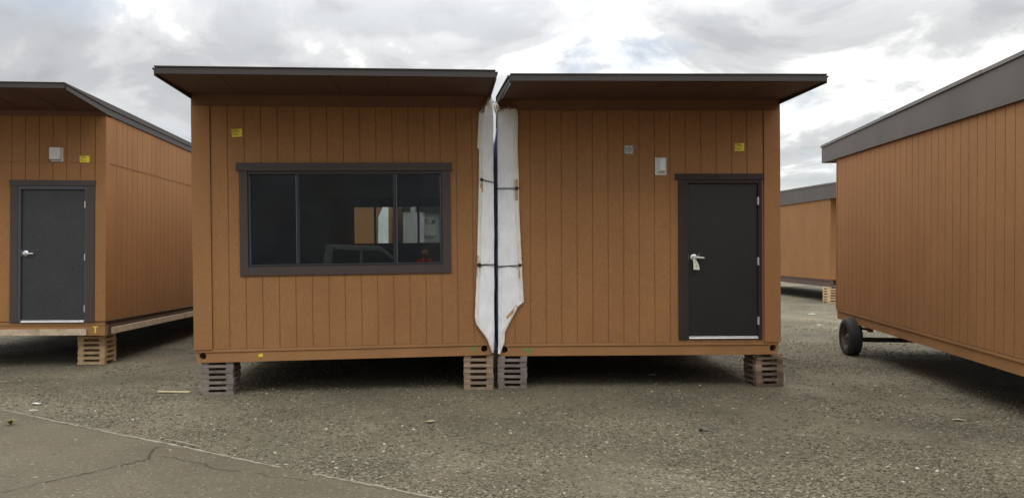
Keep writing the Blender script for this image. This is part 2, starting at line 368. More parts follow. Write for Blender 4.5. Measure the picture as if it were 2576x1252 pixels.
def overhang_roof(parent, W, D, zs, ov, xl, xr, rise, th, slope, sk):
    """zs soffit height at the wall, ov overhang depth, xl/xr roof ends at the wall, sk = sideways shift of the tips"""
    tipL, tipR = xl+sk[0], xr+sk[1]; zt = zs+rise
    e = .012
    m = MB()      # soffit sheet
    m.hexa([(tipL, -ov, zt), (tipR, -ov, zt), (xr, -.002, zs), (xl, -.002, zs)], [(tipL, -ov, zt+e), (tipR, -ov, zt+e), (xr, -.002, zs+e), (xl, -.002, zs+e)])
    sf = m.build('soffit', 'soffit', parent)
    n = int((xr-xl)/.6)   # panel seams on the soffit
    for k in range(1, n):
        m = MB(); f = k/n; a = tipL+(tipR-tipL)*f; b = xl+(xr-xl)*f
        m.hexa([(a-.004, -ov+.02, zt-.003), (a+.004, -ov+.02, zt-.003), (b+.004, -.06, zs-.003), (b-.004, -.06, zs-.003)], [(a-.004, -ov+.02, zt+.001), (a+.004, -ov+.02, zt+.001), (b+.004, -.06, zs+.001), (b-.004, -.06, zs+.001)])
        m.build('seam', 'trim', sf)
    m = MB()      # fascia + cap
    m.box(tipL, tipR, -ov-.022, -ov, zt-.004, zt+th, None); m.build('fascia', 'fascia', parent, .002)
    m = MB(); m.box(tipL-.006, tipR+.006, -ov-.034, -ov+.05, zt+th, zt+th+.014); m.build('drip_edge', 'cap_brown', parent, .002)
    zb = -slope*(D+.1)
    m = MB()      # roof deck, slopes to the back
    yb = D+.3
    m.hexa([(tipL+.01, -ov, zt+e), (tipR-.01, -ov, zt+e), (xr, 0, zs+e), (xl, 0, zs+e)], [(tipL+.01, -ov, zt+th), (tipR-.01, -ov, zt+th), (xr, 0, zt+th-slope*1.2), (xl, 0, zt+th-slope*1.2)])
    m.hexa([(xl, .0, zs+.001), (xr, .0, zs+.001), (xr, yb, zs-slope*yb), (xl, yb, zs-slope*yb)], [(xl, 0, zt+th-slope*1.2), (xr, 0, zt+th-slope*1.2), (xr, yb, zt+th-slope*(yb+1.2)), (xl, yb, zt+th-slope*(yb+1.2))])
    m.build('roof', 'roof', parent)
    for s_, tip, wl in ((-1, tipL, xl), (1, tipR, xr)):      # side (rake) boards, a deep one and a shallow cap
        for nm, dn, o1, o2, mt in (('rake_board', .052, 0, .018, 'fascia'), ('rake_cap', -.045, .018, .034, 'cap_brown')):
            a, b = (wl, tip)
            f = lambda x, q: x+s_*q
            y2 = yb; zz = zs-slope*yb; top2 = zt+th-slope*(yb+1.2)
            m = MB()
            lo = lambda z: z-dn
            P = [(tip, -ov, zt-.020 if dn > 0 else zt+.045, zt+th-.002), (wl, 0, zs-dn, zt+th-slope*1.2+.002), (wl, yb, zz-dn, top2+.002)]
            for (p, q) in zip(P, P[1:]):
                m.hexa([(f(p[0], o1), p[1], p[2]), (f(p[0], o2), p[1], p[2]), (f(q[0], o2), q[1], q[2]), (f(q[0], o1), q[1], q[2])],
                       [(f(p[0], o1), p[1], p[3]), (f(p[0], o2), p[1], p[3]), (f(q[0], o2), q[1], q[3]), (f(q[0], o1), q[1], q[3])])
            m.build(nm, mt, parent)
    return sf

def base_beam(parent, W, D, holes, mat='beam', inset=.042):
    mp = MAPS['front'](W, D)
    m = MB(); u0, u1 = .0, W
    cuts = sorted(holes); segs = []; u = u0
    for c in cuts:
        a, b = c-.0635, c+.0635; a = max(a, u0)
        if a > u: m.box(u, a, -.10, -.006, 0, .127, mp)
        disc_hole_plate(m, mp, a, min(b, u1), 0, .127, c, .083, .043, -.10, -.006); u = min(b, u1)
    if u < u1: m.box(u, u1, -.10, -.006, 0, .127, mp)
    o = m.build('floor_beam', mat, parent, recalc=False)
    if cuts:
        for c in cuts:
            m = MB(); m.box(c-.07, c+.07, -.16, -.101, .004, .123, mp); m.build('hole_lining', 'dark', o)
    return o

def long_beams(parent, W, D, front_y=.1):
    m = MB(); m.box(.02, .09, front_y, D, .002, .17); m.box(W-.09, W-.02, front_y, D, .002, .17); m.box(.02, W-.02, D-.1, D, .001, .169)
    m.build('side_beam', 'under', parent)
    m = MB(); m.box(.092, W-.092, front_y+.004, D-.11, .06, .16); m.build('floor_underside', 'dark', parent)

# ================================================================== structure: ground
def gravel_material():
    m = bpy.data.materials.new('gravel'); m.use_nodes = True; t = m.node_tree; b = t.nodes['Principled BSDF']; b.inputs['Roughness'].default_value = .9
    co = t.nodes.new('ShaderNodeTexCoord'); L_ = t.links.new
    wn = t.nodes.new('ShaderNodeTexNoise'); wn.inputs['Scale'].default_value = 25; L_(co.outputs['Object'], wn.inputs['Vector'])
    wa = t.nodes.new('ShaderNodeVectorMath'); wa.operation = 'MULTIPLY_ADD'; L_(wn.outputs['Color'], wa.inputs[0]); wa.inputs[1].default_value = (.03, .03, 0); L_(co.outputs['Object'], wa.inputs[2])
    def vor(s):
        v = t.nodes.new('ShaderNodeTexVoronoi'); v.inputs['Scale'].default_value = s; L_(wa.outputs[0], v.inputs['Vector']); return v
    v1, v2 = vor(42), vor(85)
    def ramp(src, els):
        r = t.nodes.new('ShaderNodeValToRGB'); L_(src, r.inputs[0]); c = r.color_ramp
        c.elements[0].position, c.elements[0].color = els[0][0], (*els[0][1], 1); c.elements[1].position, c.elements[1].color = els[-1][0], (*els[-1][1], 1)
        for p, q in els[1:-1]: e = c.elements.new(p); e.color = (*q, 1)
        return r.outputs[0]
    def sepx(v): s = t.nodes.new('ShaderNodeSeparateColor'); L_(v.outputs['Color'], s.inputs[0]); return s
    s1, s2 = sepx(v1), sepx(v2)
    els = [(0, (.052, .044, .027)), (.3, (.102, .087, .053)), (.7, (.146, .125, .076)), (.93, (.19, .166, .106)), (.98, (.34, .32, .26))]
    c1, c2 = ramp(s1.outputs[0], els), ramp(s2.outputs[0], els)
    mx = t.nodes.new('ShaderNodeMix'); mx.data_type = 'RGBA'; L_(s1.outputs[1], mx.inputs['Factor']); L_(c1, mx.inputs['A']); L_(c2, mx.inputs['B'])
    v3 = vor(19); s3 = sepx(v3); els3 = [(0, (.060, .051, .032)), (.5, (.12, .102, .063)), (.9, (.20, .175, .12)), (.97, (.36, .34, .28))]
    pick = t.nodes.new('ShaderNodeMapRange'); pick.inputs['From Min'].default_value = .70; pick.inputs['From Max'].default_value = .74; L_(s3.outputs[1], pick.inputs['Value'])
    inner = t.nodes.new('ShaderNodeMapRange'); inner.inputs['From Min'].default_value = .30; inner.inputs['From Max'].default_value = .22; L_(v3.outputs['Distance'], inner.inputs['Value'])
    pf = t.nodes.new('ShaderNodeMath'); pf.operation = 'MULTIPLY'; L_(pick.outputs[0], pf.inputs[0]); L_(inner.outputs[0], pf.inputs[1])
    mz = t.nodes.new('ShaderNodeMix'); mz.data_type = 'RGBA'; L_(pf.outputs[0], mz.inputs['Factor']); L_(mx.outputs['Result'], mz.inputs['A']); L_(ramp(s3.outputs[0], els3), mz.inputs['B']); mx = mz
    def big(scale, lo, hi, a, bb, det=5):
        n = t.nodes.new('ShaderNodeTexNoise'); n.inputs['Scale'].default_value = scale; n.inputs['Detail'].default_value = det; L_(co.outputs['Object'], n.inputs['Vector'])
        r = t.nodes.new('ShaderNodeMapRange'); r.inputs['From Min'].default_value = lo; r.inputs['From Max'].default_value = hi; r.inputs['To Min'].default_value = a; r.inputs['To Max'].default_value = bb
        L_(n.outputs['Fac'], r.inputs['Value']); return r.outputs[0]
    # patches of fines, of dark chips and of reddish dust
    m2 = t.nodes.new('ShaderNodeMix'); m2.data_type = 'RGBA'; L_(big(.5, .45, .62, 0, .7), m2.inputs['Factor']); L_(mx.outputs['Result'], m2.inputs['A']); m2.inputs['B'].default_value = (.150, .129, .080, 1)
    m3 = t.nodes.new('ShaderNodeMix'); m3.data_type = 'RGBA'; L_(big(1.1, .56, .72, 0, .35), m3.inputs['Factor']); L_(m2.outputs['Result'], m3.inputs['A']); m3.inputs['B'].default_value = (.15, .100, .062, 1)
    sc = t.nodes.new('ShaderNodeVectorMath'); sc.operation = 'SCALE'; L_(m3.outputs['Result'], sc.inputs[0]); L_(big(.7, .33, .67, .76, 1.40, 10), sc.inputs['Scale'])
    L_(sc.outputs[0], b.inputs['Base Color'])
    bp = t.nodes.new('ShaderNodeBump'); bp.inputs['Strength'].default_value = .9; bp.inputs['Distance'].default_value = .02; bp.invert = True
    L_(v1.outputs['Distance'], bp.inputs['Height'])
    bp2 = t.nodes.new('ShaderNodeBump'); bp2.inputs['Strength'].default_value = .5; bp2.inputs['Distance'].default_value = .01; bp2.invert = True
    L_(v2.outputs['Distance'], bp2.inputs['Height']); L_(bp.outputs[0], bp2.inputs['Normal']); L_(bp2.outputs[0], b.inputs['Normal'])
    return m
M['gravel'] = gravel_material()
m = MB(); m.poly([(-400, -60, 0), (400, -60, 0), (400, 700, 0), (-400, 700, 0)], [(0, 1, 2, 3)])
tag(m.build('ground', 'gravel'), kind='structure')
M['asphalt'] = material('old_asphalt', (.093, .077, .046), .9, .13, 1.4, (1, 1, 1), 1, 60, fine=.38, stain=((.110, .072, .046), .5, .9), bdist=.008, specks=((.20, .175, .125), 34, .16))
EDGE = [(-14, 13.62), (-9, 10.66), (-5.85, 8.79), (-4.94, 8.23), (-4.1, 7.72), (-3.3, 7.27), (-2.7, 6.90), (-1.88, 6.42), (-1.45, 6.17), (-.8, 5.79), (1.5, 4.43), (6, 1.8)]
m = MB(); b0 = [(x, y, .007) for x, y in EDGE]; n_ = len(b0)
m.poly([(-14, -30, .007)]+b0+[(6, -30, .007)], [tuple(range(n_+2))])
asph = tag(m.build('asphalt', 'asphalt', recalc=False), kind='structure')
if asph.data.polygons[0].normal.z < 0: asph.data.flip_normals()
M['crackm'] = material('crack_dirt', (.030, .026, .018), .95, .2, 20)
def crack(pts, w0):
    P = []
    for (x0, y0), (x1, y1) in zip(pts, pts[1:]):
        for k in range(6):
            f = k/6; P.append(Vector((x0+(x1-x0)*f, y0+(y1-y0)*f, 0))+Vector((random.gauss(0, .012), random.gauss(0, .012), 0)))
    V = []; F = []
    for i, p in enumerate(P):
        d = (P[min(i+1, len(P)-1)]-P[max(i-1, 0)]); nn = Vector((-d.y, d.x, 0)).normalized(); ww = w0*random.uniform(.35, 1.3)
        V += [(p.x+nn.x*ww, p.y+nn.y*ww, .0105), (p.x-nn.x*ww, p.y-nn.y*ww, .0105)]
        if i: F.append((2*i-2, 2*i-1, 2*i+1, 2*i))
    m = MB(); m.poly(V, F); m.build('crack', 'crackm', asph)
crack([(-3.95, 5.6), (-3.85, 5.79), (-3.74, 5.98), (-3.6, 6.17), (-3.47, 6.32), (-3.38, 6.48), (-3.27, 6.6), (-3.18, 6.75), (-3.25, 6.9), (-3.29, 7.06), (-3.27, 7.2)], .0065)
crack([(-3.14, 6.82), (-2.95, 6.77), (-2.74, 6.62), (-2.65, 6.6), (-2.58, 6.5), (-2.42, 6.39), (-2.21, 6.36)], .0042)
crack([(-2.08, 6.32), (-1.98, 6.21), (-1.83, 6.19), (-1.6, 6.1)], .003)
# timber edging along the asphalt
def edging(pts, label, hh=.022):
    m = MB()
    for (a, b) in zip(pts, pts[1:]):
        a, b = Vector((*a, 0)), Vector((*b, 0)); d = (b-a).normalized(); nn = Vector((-d.y, d.x, 0)); k = 7
        for i in range(k):
            p, q = a+(b-a)*(i/k), a+(b-a)*((i+1)/k); w0 = .0135*random.uniform(.5, 1.2); h0 = hh*random.uniform(.75, 1.1); off = nn*random.gauss(.004, .003)
            m.hexa([p+off-nn*w0, q+off-nn*w0, q+off+nn*w0, p+off+nn*w0], [p+off-nn*w0+Vector((0, 0, h0)), q+off-nn*w0+Vector((0, 0, h0)), q+off+nn*w0+Vector((0, 0, h0)), p+off+nn*w0+Vector((0, 0, h0))])
    return tag(m.build('edging_board', 'wood_old', None, .002), label, 'edging board', 'timber edging between asphalt and gravel')
edging(EDGE[1:4]+[(-4.3, 7.84)], 'weathered timber edging strip nearest the little weed, left end of the asphalt edge')
edging([(-4.26, 7.82), (-4.1, 7.72), (-3.3, 7.27), (-2.7, 6.90), (-1.95, 6.46)], 'long splintered timber edging strip in the middle of the asphalt edge, where the crack ends')
edging([(-1.62, 6.27), (-1.2, 6.03), (-.8, 5.79), (.2, 5.2)], 'pale timber edging strip at the bottom edge of the photo beyond the gap')
m = MB(); m.tube([(-3.32, 7.36, .03), (-3.1, 7.22, .034), (-2.85, 7.08, .022)], [.004, .010, .005], 5)
tag(m.build('splinter', 'wood_old'), 'long loose splinter lying on the timber edging by the crack', 'wood splinter')

# ---- loose stones in the foreground
def stones(name, n, y0, y1, rmin, rmax, mat, bias):
    Y = y0+(y1-y0)*rng.random(n)**bias; X = (rng.random(n)*2-1)*(Y*.70+.3)
    keep = np.ones(n, bool)
    ex = np.array([e[0] for e in EDGE]); ey = np.array([e[1] for e in EDGE]); ye = np.interp(X, ex, ey)
    keep &= ~((Y < ye+.03) & (X < 6) & (rng.random(n) > .035))
    X, Y = X[keep], Y[keep]; n = len(X)
    # clumps
    cl = np.array([noise.noise((x*.9, y*.9, 3.3)) for x, y in zip(X, Y)]); keep = rng.random(n) < np.clip(.5+cl*1.5, .06, 1)
    X, Y = X[keep], Y[keep]; n = len(X)
    r = rmin+(rmax-rmin)*rng.random(n)**2.6
    cube = np.array([(-1, -1, -1), (1, -1, -1), (1, 1, -1), (-1, 1, -1), (-1, -1, 1), (1, -1, 1), (1, 1, 1), (-1, 1, 1)], float)
    V = cube[None]*(1+rng.uniform(-.38, .25, (n, 8, 3))); V[:, 4:, :2] *= .72
    V *= r[:, None, None]*np.stack([rng.uniform(.8, 1.35, n), rng.uniform(.6, 1.0, n), rng.uniform(.25, .48, n)], 1)[:, None, :]
    a = rng.random(n)*6.283; c, s = np.cos(a)[:, None], np.sin(a)[:, None]
    x = V[..., 0]*c-V[..., 1]*s; y = V[..., 0]*s+V[..., 1]*c
    tilt = rng.normal(0, .25, (n, 1)); z = V[..., 2]+x*tilt
    V = np.stack([x+X[:, None], y+Y[:, None], z+(r*.12)[:, None]+.003], -1).reshape(-1, 3)
    Fq = np.array([(0, 3, 2, 1), (4, 5, 6, 7), (0, 1, 5, 4), (1, 2, 6, 5), (2, 3, 7, 6), (3, 0, 4, 7)])
    F = (Fq[None]+(np.arange(n)*8)[:, None, None]).reshape(-1)
    me = bpy.data.meshes.new(name); me.vertices.add(len(V)); me.vertices.foreach_set('co', V.ravel()); nf = n*6
    me.loops.add(nf*4); me.loops.foreach_set('vertex_index', F.astype(np.int32)); me.polygons.add(nf)
    me.polygons.foreach_set('loop_start', np.arange(0, nf*4, 4, dtype=np.int32))
    me.update(calc_edges=True)
    at = me.attributes.new('tone', 'FLOAT', 'FACE'); at.data.foreach_set('value', np.repeat(rng.random(n), 6).astype(np.float32))
    me.materials.append(mat); o = bpy.data.objects.new(name, me); C.objects.link(o); return tag(o, kind='stuff')
def stone_mat():
    m = bpy.data.materials.new('stones'); m.use_nodes = True; t = m.node_tree; b = t.nodes['Principled BSDF']; b.inputs['Roughness'].default_value = .85
    a = t.nodes.new('ShaderNodeAttribute'); a.attribute_name = 'tone'; r = t.nodes.new('ShaderNodeValToRGB'); t.links.new(a.outputs['Fac'], r.inputs[0]); c = r.color_ramp
    c.elements[0].color = (.075, .063, .042, 1); c.elements[1].color = (.50, .47, .39, 1)
    for p, q in ((.2, (.120, .102, .066)), (.6, (.165, .141, .093)), (.88, (.21, .182, .124)), (.975, (.27, .245, .185))): e = c.elements.new(p); e.color = (*q, 1)
    t.links.new(r.outputs[0], b.inputs['Base Color']); return m
sm_ = stone_mat()
g1 = stones('gravel_chips', 150000, 5.3, 20, .0045, .0175, sm_, 1.6)
tag(g1, 'loose grey crushed stone chips strewn over the yard', 'gravel')

# ================================================================== module L (window)
GROUP_MOD = 'modular buildings in the yard'
TL, TR = .0125, .0035
def mod_frame(O, th, roll): return O, (0, -roll, R_(th))
W = 3.73; D = 13.7
loc, rot = mod_frame((-3.96, 9.66, .414), 6.06, .0125)
ML = thing('modular_building', 'tan half module with the wide black three-pane window in its front', 'modular building', loc, rot, GROUP_MOD)
F = MAPS['front'](W, D); Lm = MAPS['left'](W, D); Rm = MAPS['right'](W, D); Bk = MAPS['back'](W, D)
base_beam(ML, W-.02, D, [.073, 3.622])
m = MB(); m.box(-.004, W-.01, -.02, .0075, .129, .167, F); m.build('ledger_board', 'beam', ML, .002)
gr = [.411+.2052*i for i in range(17)]
WH = (.65, 3.094, 1.196, 2.403)
siding('front_wall', ML, F, .222, W, .170, 3.225, gr, [WH])
m = MB(); m.box(-.026, .198, -.02, .022, .165, 3.225, F); m.box(-.026, -.003, -.13, -.02, .165, 3.225, F); m.build('corner_trim', 'siding', ML, .002)
m = MB(); m.box(.203, .222, -.018, .004, .170, 3.225, F); m.build('corner_strip', 'siding', ML)
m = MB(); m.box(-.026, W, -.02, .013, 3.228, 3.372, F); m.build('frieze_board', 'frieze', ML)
siding('side_wall', ML, Lm, .13, D, .17, 3.33, [.13+.203*i for i in range(1, 67)])
siding('back_wall', ML, Bk, 0, W, .17, 3.15, [.203*i for i in range(1, 18)], [(.635, 3.25, 1.56, 2.72)])
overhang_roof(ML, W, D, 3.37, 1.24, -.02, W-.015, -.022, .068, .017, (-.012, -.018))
long_beams(ML, W, D)
m = MB(); m.box(.02, W-.02, .03, D-.03, .171, .20); m.build('floor', 'infloor', ML)
m = MB(); m.box(.02, W-.02, .03, D-.03, 2.95, 2.97); m.build('ceiling', 'inceil', ML)
m = MB()
for r in rects_minus((.03, W-.03, .2, 2.95), [WH]): m.box(r[0], r[1], .045, .055, r[2], r[3])
m.box(.025, .035, .06, D-.06, .2, 2.95)
for r in rects_minus((.03, W-.03, .2, 2.95), [(.635, 3.25, 1.56, 2.72)]): m.box(r[0], r[1], D-.055, D-.045, r[2], r[3])
m.build('interior_lining', 'inwall', ML)
m = MB(); m.box(.75, 1.0, 2.2, 3.4, 2.90, 2.948); m.build('ceiling_light', 'lens', ML, .01)
m = MB(); m.box(2.2, 2.45, 4.2, 5.4, 2.90, 2.948); m.build('ceiling_light', 'lens', ML, .01)
for k in range(4):
    m = MB(); m.box(W-.03, W-.005, 1.2+3.2*k, 1.3+3.2*k, .2, 2.95); m.build('stud', 'inwall', ML)
def window(parent, mp, x0, x1, z0, z1, mulls, ears=None):
    if ears:
        m = MB(); m.box(ears[0], ears[1], .004, .040, z1+.003, ears[2], mp)
        m.box(ears[3], x0, .004, .030, ears[5], z1+.003, mp); m.box(x1, ears[4], .004, .030, ears[5], z1+.003, mp)
        m.box(x0, x1, .004, .030, ears[5], z0-.003, mp); m.build('window_trim', 'trim', parent, .002)
    m = MB(); e = .026
    m.box(x0, x1, -.085, .012, z1-e-.012, z1, mp); m.box(x0, x1, -.085, .018, z0, z0+e, mp)
    m.box(x0, x0+e*.7, -.085, .012, z0+e, z1-e-.012, mp); m.box(x1-e*.7, x1, -.085, .012, z0+e, z1-e-.012, mp)
    for a, b in mulls: m.box(a, b, -.06, .004, z0+e, z1-e-.012, mp)
    fr = m.build('window', 'winframe', parent, .002)
    for u in [x0+e*.7, x1-e*.7-.006]+[mulls[0][0]-.006, mulls[-1][1]]:
        m = MB(); m.box(u, u+.006, -.058, -.002, z0+e+.01, z1-e-.022, mp); m.build('channel', 'seal', fr)
    xs = [x0+e*.7]+[v for ab in mulls for v in ab]+[x1-e*.7]
    for i in range(0, len(xs), 2):
        d = -.030 if i == 2 else -.044
        m = MB(); m.box(xs[i], xs[i+1], d-.004, d, z0+e, z1-e-.012, mp); m.build('pane', 'glass', fr)
        if i != 2 and ears: m = MB(); m.box(xs[i]+.008, xs[i+1]-.008, -.0525, -.052, z0+e, z1-e-.012, mp); m.build('insect_screen', 'screen', fr)
    return fr
window(ML, F, .65, 3.094, 1.196, 2.403, [(1.248, 1.288), (2.464, 2.508)], (.515, 3.226, 2.508, .550, 3.203, 1.083))
window(ML, Bk, .635, 3.25, 1.56, 2.72, [(1.25, 1.31), (2.55, 2.61)])
TXT = 'FINISH:\nL 23-2381\nC A\nS 10024'
sticker(ML, F, .464, .592, 2.837, 2.937, TXT, R_(3))
sticker(ML, F, .754, .808, .056, .097, 'L 2', 0, d=.0)
def blob(m, mp, u, z, ru, rz, d, n=14, seed=0):
    P = [mp(u, d, z)]
    for k in range(n):
        a = 2*math.pi*k/n; q = 1+.35*noise.noise((math.cos(a)*1.5+seed, math.sin(a)*1.5, seed)); P.append(mp(u+math.cos(a)*ru*q, d, z+math.sin(a)*rz*q))
    m.poly(P, [(0, 1+k, 1+(k+1) % n) for k in range(n)])
m = MB()
for i, (u, z, a, b) in enumerate([(3.405, .083, .014, .008), (3.425, .088, .012, .006), (3.448, .094, .014, .005), (3.477, .103, .011, .007), (3.497, .105, .013, .009), (3.520, .117, .018, .006), (3.545, .124, .014, .003), (3.50, .085, .010, .014), (3.499, .062, .008, .016), (3.499, .038, .006, .012)]):
    blob(m, F, u, z, a, b, -.0045+i*.00004, seed=i)
m.build('spray_mark', 'green', ML)

# ---- plastic wrap on the open inner edge of each module
def wrinkle(u, z, s):   # metres out of the plane
    a = abs(noise.noise((u*7+z*.8+s, z*1.5-u*3, s)))            # long slack folds with sharp creases
    b = abs(noise.noise((u*20-z*2, z*4+u*12, s+5)))
    return noise.noise((u*5+s, z*1.1, s))*.014+.030*(.5-a)+.018*(.4-b)
def prof(tab, z):
    t = sorted(tab)
    if z <= t[0][0]: return t[0][1]
    for (a, b), (c, d) in zip(t, t[1:]):
        if z <= c: return b+(d-b)*(z-a)/(c-a)
    return t[-1][1]
def grid_mesh(fn, nu, nz):
    P = [fn(i/nu, j/nz) for j in range(nz+1) for i in range(nu+1)]
    return P, [(j*(nu+1)+i, j*(nu+1)+i+1, (j+1)*(nu+1)+i+1, (j+1)*(nu+1)+i) for j in range(nz) for i in range(nu)]
def wrap(label, frame, mp, outer, inner, z0, z1, hemw, side_fn, zs1, D):
    root = thing('plastic_wrap', label, 'plastic wrap', frame[0], frame[1], 'white plastic wraps over the open module sides')
    def fn(i, j):
        z = z0+(z1-z0)*j; a, b = prof(outer, z), prof(inner, z); u = a+(b-a)*i
        return mp(u, .016+wrinkle(u, z, 1)+.014*math.sin(math.pi*min(1, i))*1.0, z)
    m = MB(); m.poly(*grid_mesh(fn, 14, 180)); fs = m.build('front_sheet', 'sheet', root, smooth=True, recalc=False)
    sg = 1 if prof(inner, 1.5) > prof(outer, 1.5) else -1
    def hf(i, j):
        z = z0+(z1-z0)*j; a = prof(outer, z); b = prof(inner, z); ww = min(hemw, abs(b-a)*.6)
        ww *= 1+.25*noise.noise((z*4, 3, 2)); u = a-sg*.004+sg*ww*i
        return mp(u, .023+wrinkle(u, z, 1)+.012*math.sin(math.pi*i)+.006+.006*noise.noise((z*12, i*2, 7)), z)
    m = MB(); m.poly(*grid_mesh(hf, 4, 180)); m.build('hem', 'hem', root, smooth=True, recalc=False)
    m = MB(); m.poly(*grid_mesh(side_fn, 90, 50)); m.build('side_sheet', 'sheet_r', root, smooth=True, recalc=False)
    for k in range(9):
        m = MB(); z = .55+k*.32+random.uniform(-.05, .05); u = prof(outer, z)+sg*.022
        c = mp(u, .036, z); m.box(c[0]-.003, c[0]+.003, c[1]-.004, c[1]+.006, c[2]-.003, c[2]+.003); m.build('staple', 'cord', root)
    return root
def batten(root, mp, u, z0, z1, tilt=0):
    m = MB(); c = (z0+z1)/2; h = (z1-z0)/2; cs, sn = math.cos(tilt), math.sin(tilt)
    f = lambda x, d, z: mp(u+x*cs+z*sn, d, c-x*sn+z*cs)
    m.box(-.019, .019, .036, .050, -h, h, f); m.build('batten', 'batten', root, .002)
frL = (loc, rot)
zL0, zL1 = .035, 3.34
outL = [(3.36, 3.735), (3.331, 3.693), (3.195, 3.611), (3.155, 3.59), (2.949, 3.576), (2.70, 3.560), (2.69, 3.584), (2.25, 3.576), (1.85, 3.563), (1.07, 3.535), (.5, 3.502), (.412, 3.517), (.212, 3.66), (.045, 3.718)]
innL = [(3.36, W+.038), (1.85, W+.036), (.3, W+.02), (.05, W+.008)]
def sideL(i, j):
    y = -.02+(D+.02)*i**1.8; z = .05+(3.2-.05)*j
    return (prof(innL, z)+.002+wrinkle(y, z, 4)*(1 if y > .1 else 0), y-.005, z)
WL = wrap('narrow white wrap with a flared flap on the window module', frL, F, outL, innL, zL0, zL1, .046, sideL, 3.2, D)
batten(WL, F, 3.607, 2.123, 2.409, .01); batten(WL, F, 3.558, 1.028, 1.302)
m = MB(); m.tube([F(3.58, .05, 2.285), F(3.62, .056, 2.285), F(3.68, .05, 2.268), F(3.765, .046, 2.25), (W+.06, .25, 2.24), (W+.055, .9, 2.24)], .0065, 6)
m.box(3.59, 3.625, -.062, -.048, 2.262, 2.305); m.build('strap', 'cord', WL)
m = MB(); m.tube([F(3.53, .05, 1.178), F(3.57, .056, 1.178), F(3.66, .05, 1.184), F(3.757, .046, 1.18), (W+.06, .25, 1.17), (W+.055, .9, 1.17)], .0075, 6)
m.box(3.54, 3.585, -.062, -.048, 1.155, 1.20); m.build('strap', 'cord', WL)
def crumple(root, mp, pts, r, mat='rust', seed=0, n=10):
    """crushed film: a lumpy ribbon"""
    m = MB(); P = []
    for i, (u, z, wd) in enumerate(pts):
        for k in range(n):
            a = k/(n-1)-.5
            P.append(mp(u+a*wd+.012*noise.noise((i*.9, k*1.3, seed)), r+.022*noise.noise((i*1.1+4, k*1.7, seed))+.02*(1-4*a*a), z+.015*noise.noise((i*1.2, k*.8, seed+9))))
    F_ = [(i*n+k, i*n+k+1, (i+1)*n+k+1, (i+1)*n+k) for i in range(len(pts)-1) for k in range(n-1)]
    m.poly(P, F_); return m.build('crumpled_top', mat, root, smooth=True, recalc=False)
crumple(WL, F, [(3.625, 3.15, .07), (3.632, 3.19, .08), (3.645, 3.22, .075), (3.66, 3.26, .065), (3.675, 3.29, .055), (3.69, 3.325, .04)], .035, seed=1)
crumple(WL, F, [(3.735, 3.20, .05), (3.735, 3.26, .055), (3.735, 3.31, .06), (3.735, 3.35, .055), (3.738, 3.375, .035)], .035, 'hem', seed=2)

# ================================================================== module R (door)
WR = 3.71; DR = 13.7
locR, rotR = (-.168, 10.14, .434), (0, -.0035, R_(1.2))
MR = thing('modular_building', 'tan half module with the black door at the right end of its front', 'modular building', locR, rotR, GROUP_MOD)
F = MAPS['front'](WR, DR); Lm = MAPS['left'](WR, DR); Rm = MAPS['right'](WR, DR); Bk = MAPS['back'](WR, DR)
base_beam(MR, WR-.01, DR, [.068, 3.637])
m = MB(); m.box(0, WR, -.02, .0075, .129, .167, F); m.build('ledger_board', 'beam', MR, .002)
DH = (2.462, 3.462, .20, 2.32)
siding('front_wall', MR, F, 0, 3.50, .170, 3.235, [.21+.2055*i for i in range(16)], [DH])
m = MB(); m.box(3.517, WR+.024, -.02, .022, .165, 3.235, F); m.box(WR, WR+.024, -.13, -.02, .165, 3.235, F); m.build('corner_trim', 'siding', MR, .002)
m = MB(); m.box(3.500, 3.512, -.018, .004, .170, 3.235, F); m.build('corner_strip', 'siding', MR)
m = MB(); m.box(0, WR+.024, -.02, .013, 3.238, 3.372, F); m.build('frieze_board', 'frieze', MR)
siding('side_wall', MR, Rm, .13, DR, .17, 3.33, [.13+.203*i for i in range(1, 67)])
siding('back_wall', MR, Bk, 0, WR, .17, 3.15, [.203*i for i in range(1, 18)])
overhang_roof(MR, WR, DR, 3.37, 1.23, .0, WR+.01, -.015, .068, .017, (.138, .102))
m = MB(); m.hexa([(.122, -1.2, 3.318), (.134, -1.2, 3.318), (.032, -.15, 3.33), (.02, -.15, 3.33)], [(.122, -1.2, 3.346), (.134, -1.2, 3.346), (.032, -.15, 3.36), (.02, -.15, 3.36)])
m.build('flashing', 'alu', MR)
long_beams(MR, WR, DR)
dr = door(MR, F, 2.511, 3.434, .252, 2.267, 2.373, 3.487, (2.331, 3.516, 2.318, 2.396), .207, 'door_black', 'trim_dark', 'trim_dark', 2.580, 1.290, (2.035, 1.237, .45))
m = MB(); m.box(1.660, 1.786, .004, .014, 2.658, 2.772, F); pl = m.build('cover_plate', 'plate', MR, .003)
for u in (1.697, 1.748):
    for z in (2.674, 2.757): m = MB(); m.box(u-.006, u+.006, .014, .017, z-.006, z+.006, F); m.build('screw', 'steel', pl)
soft_light(MR, F, 2.066, 2.220, 2.378, 2.610, .085, 'lens', 1)
sticker(MR, F, 3.130, 3.256, 2.697, 2.799, 'FINISH:\nL 212554A\nC L\nS 20024', R_(-.5))
m = MB()
for i, (u, z, a, b) in enumerate([(.335, .083, .016, .011), (.35, .081, .014, .013), (.372, .088, .013, .008), (.388, .094, .014, .005), (.383, .07, .010, .014), (.384, .045, .006, .015), (.384, .022, .004, .010), (.425, .084, .014, .009), (.447, .084, .012, .005)]):
    blob(m, F, u, z, a, b, -.0045+i*.00004, seed=i+20)
m.build('spray_mark', 'green', MR)
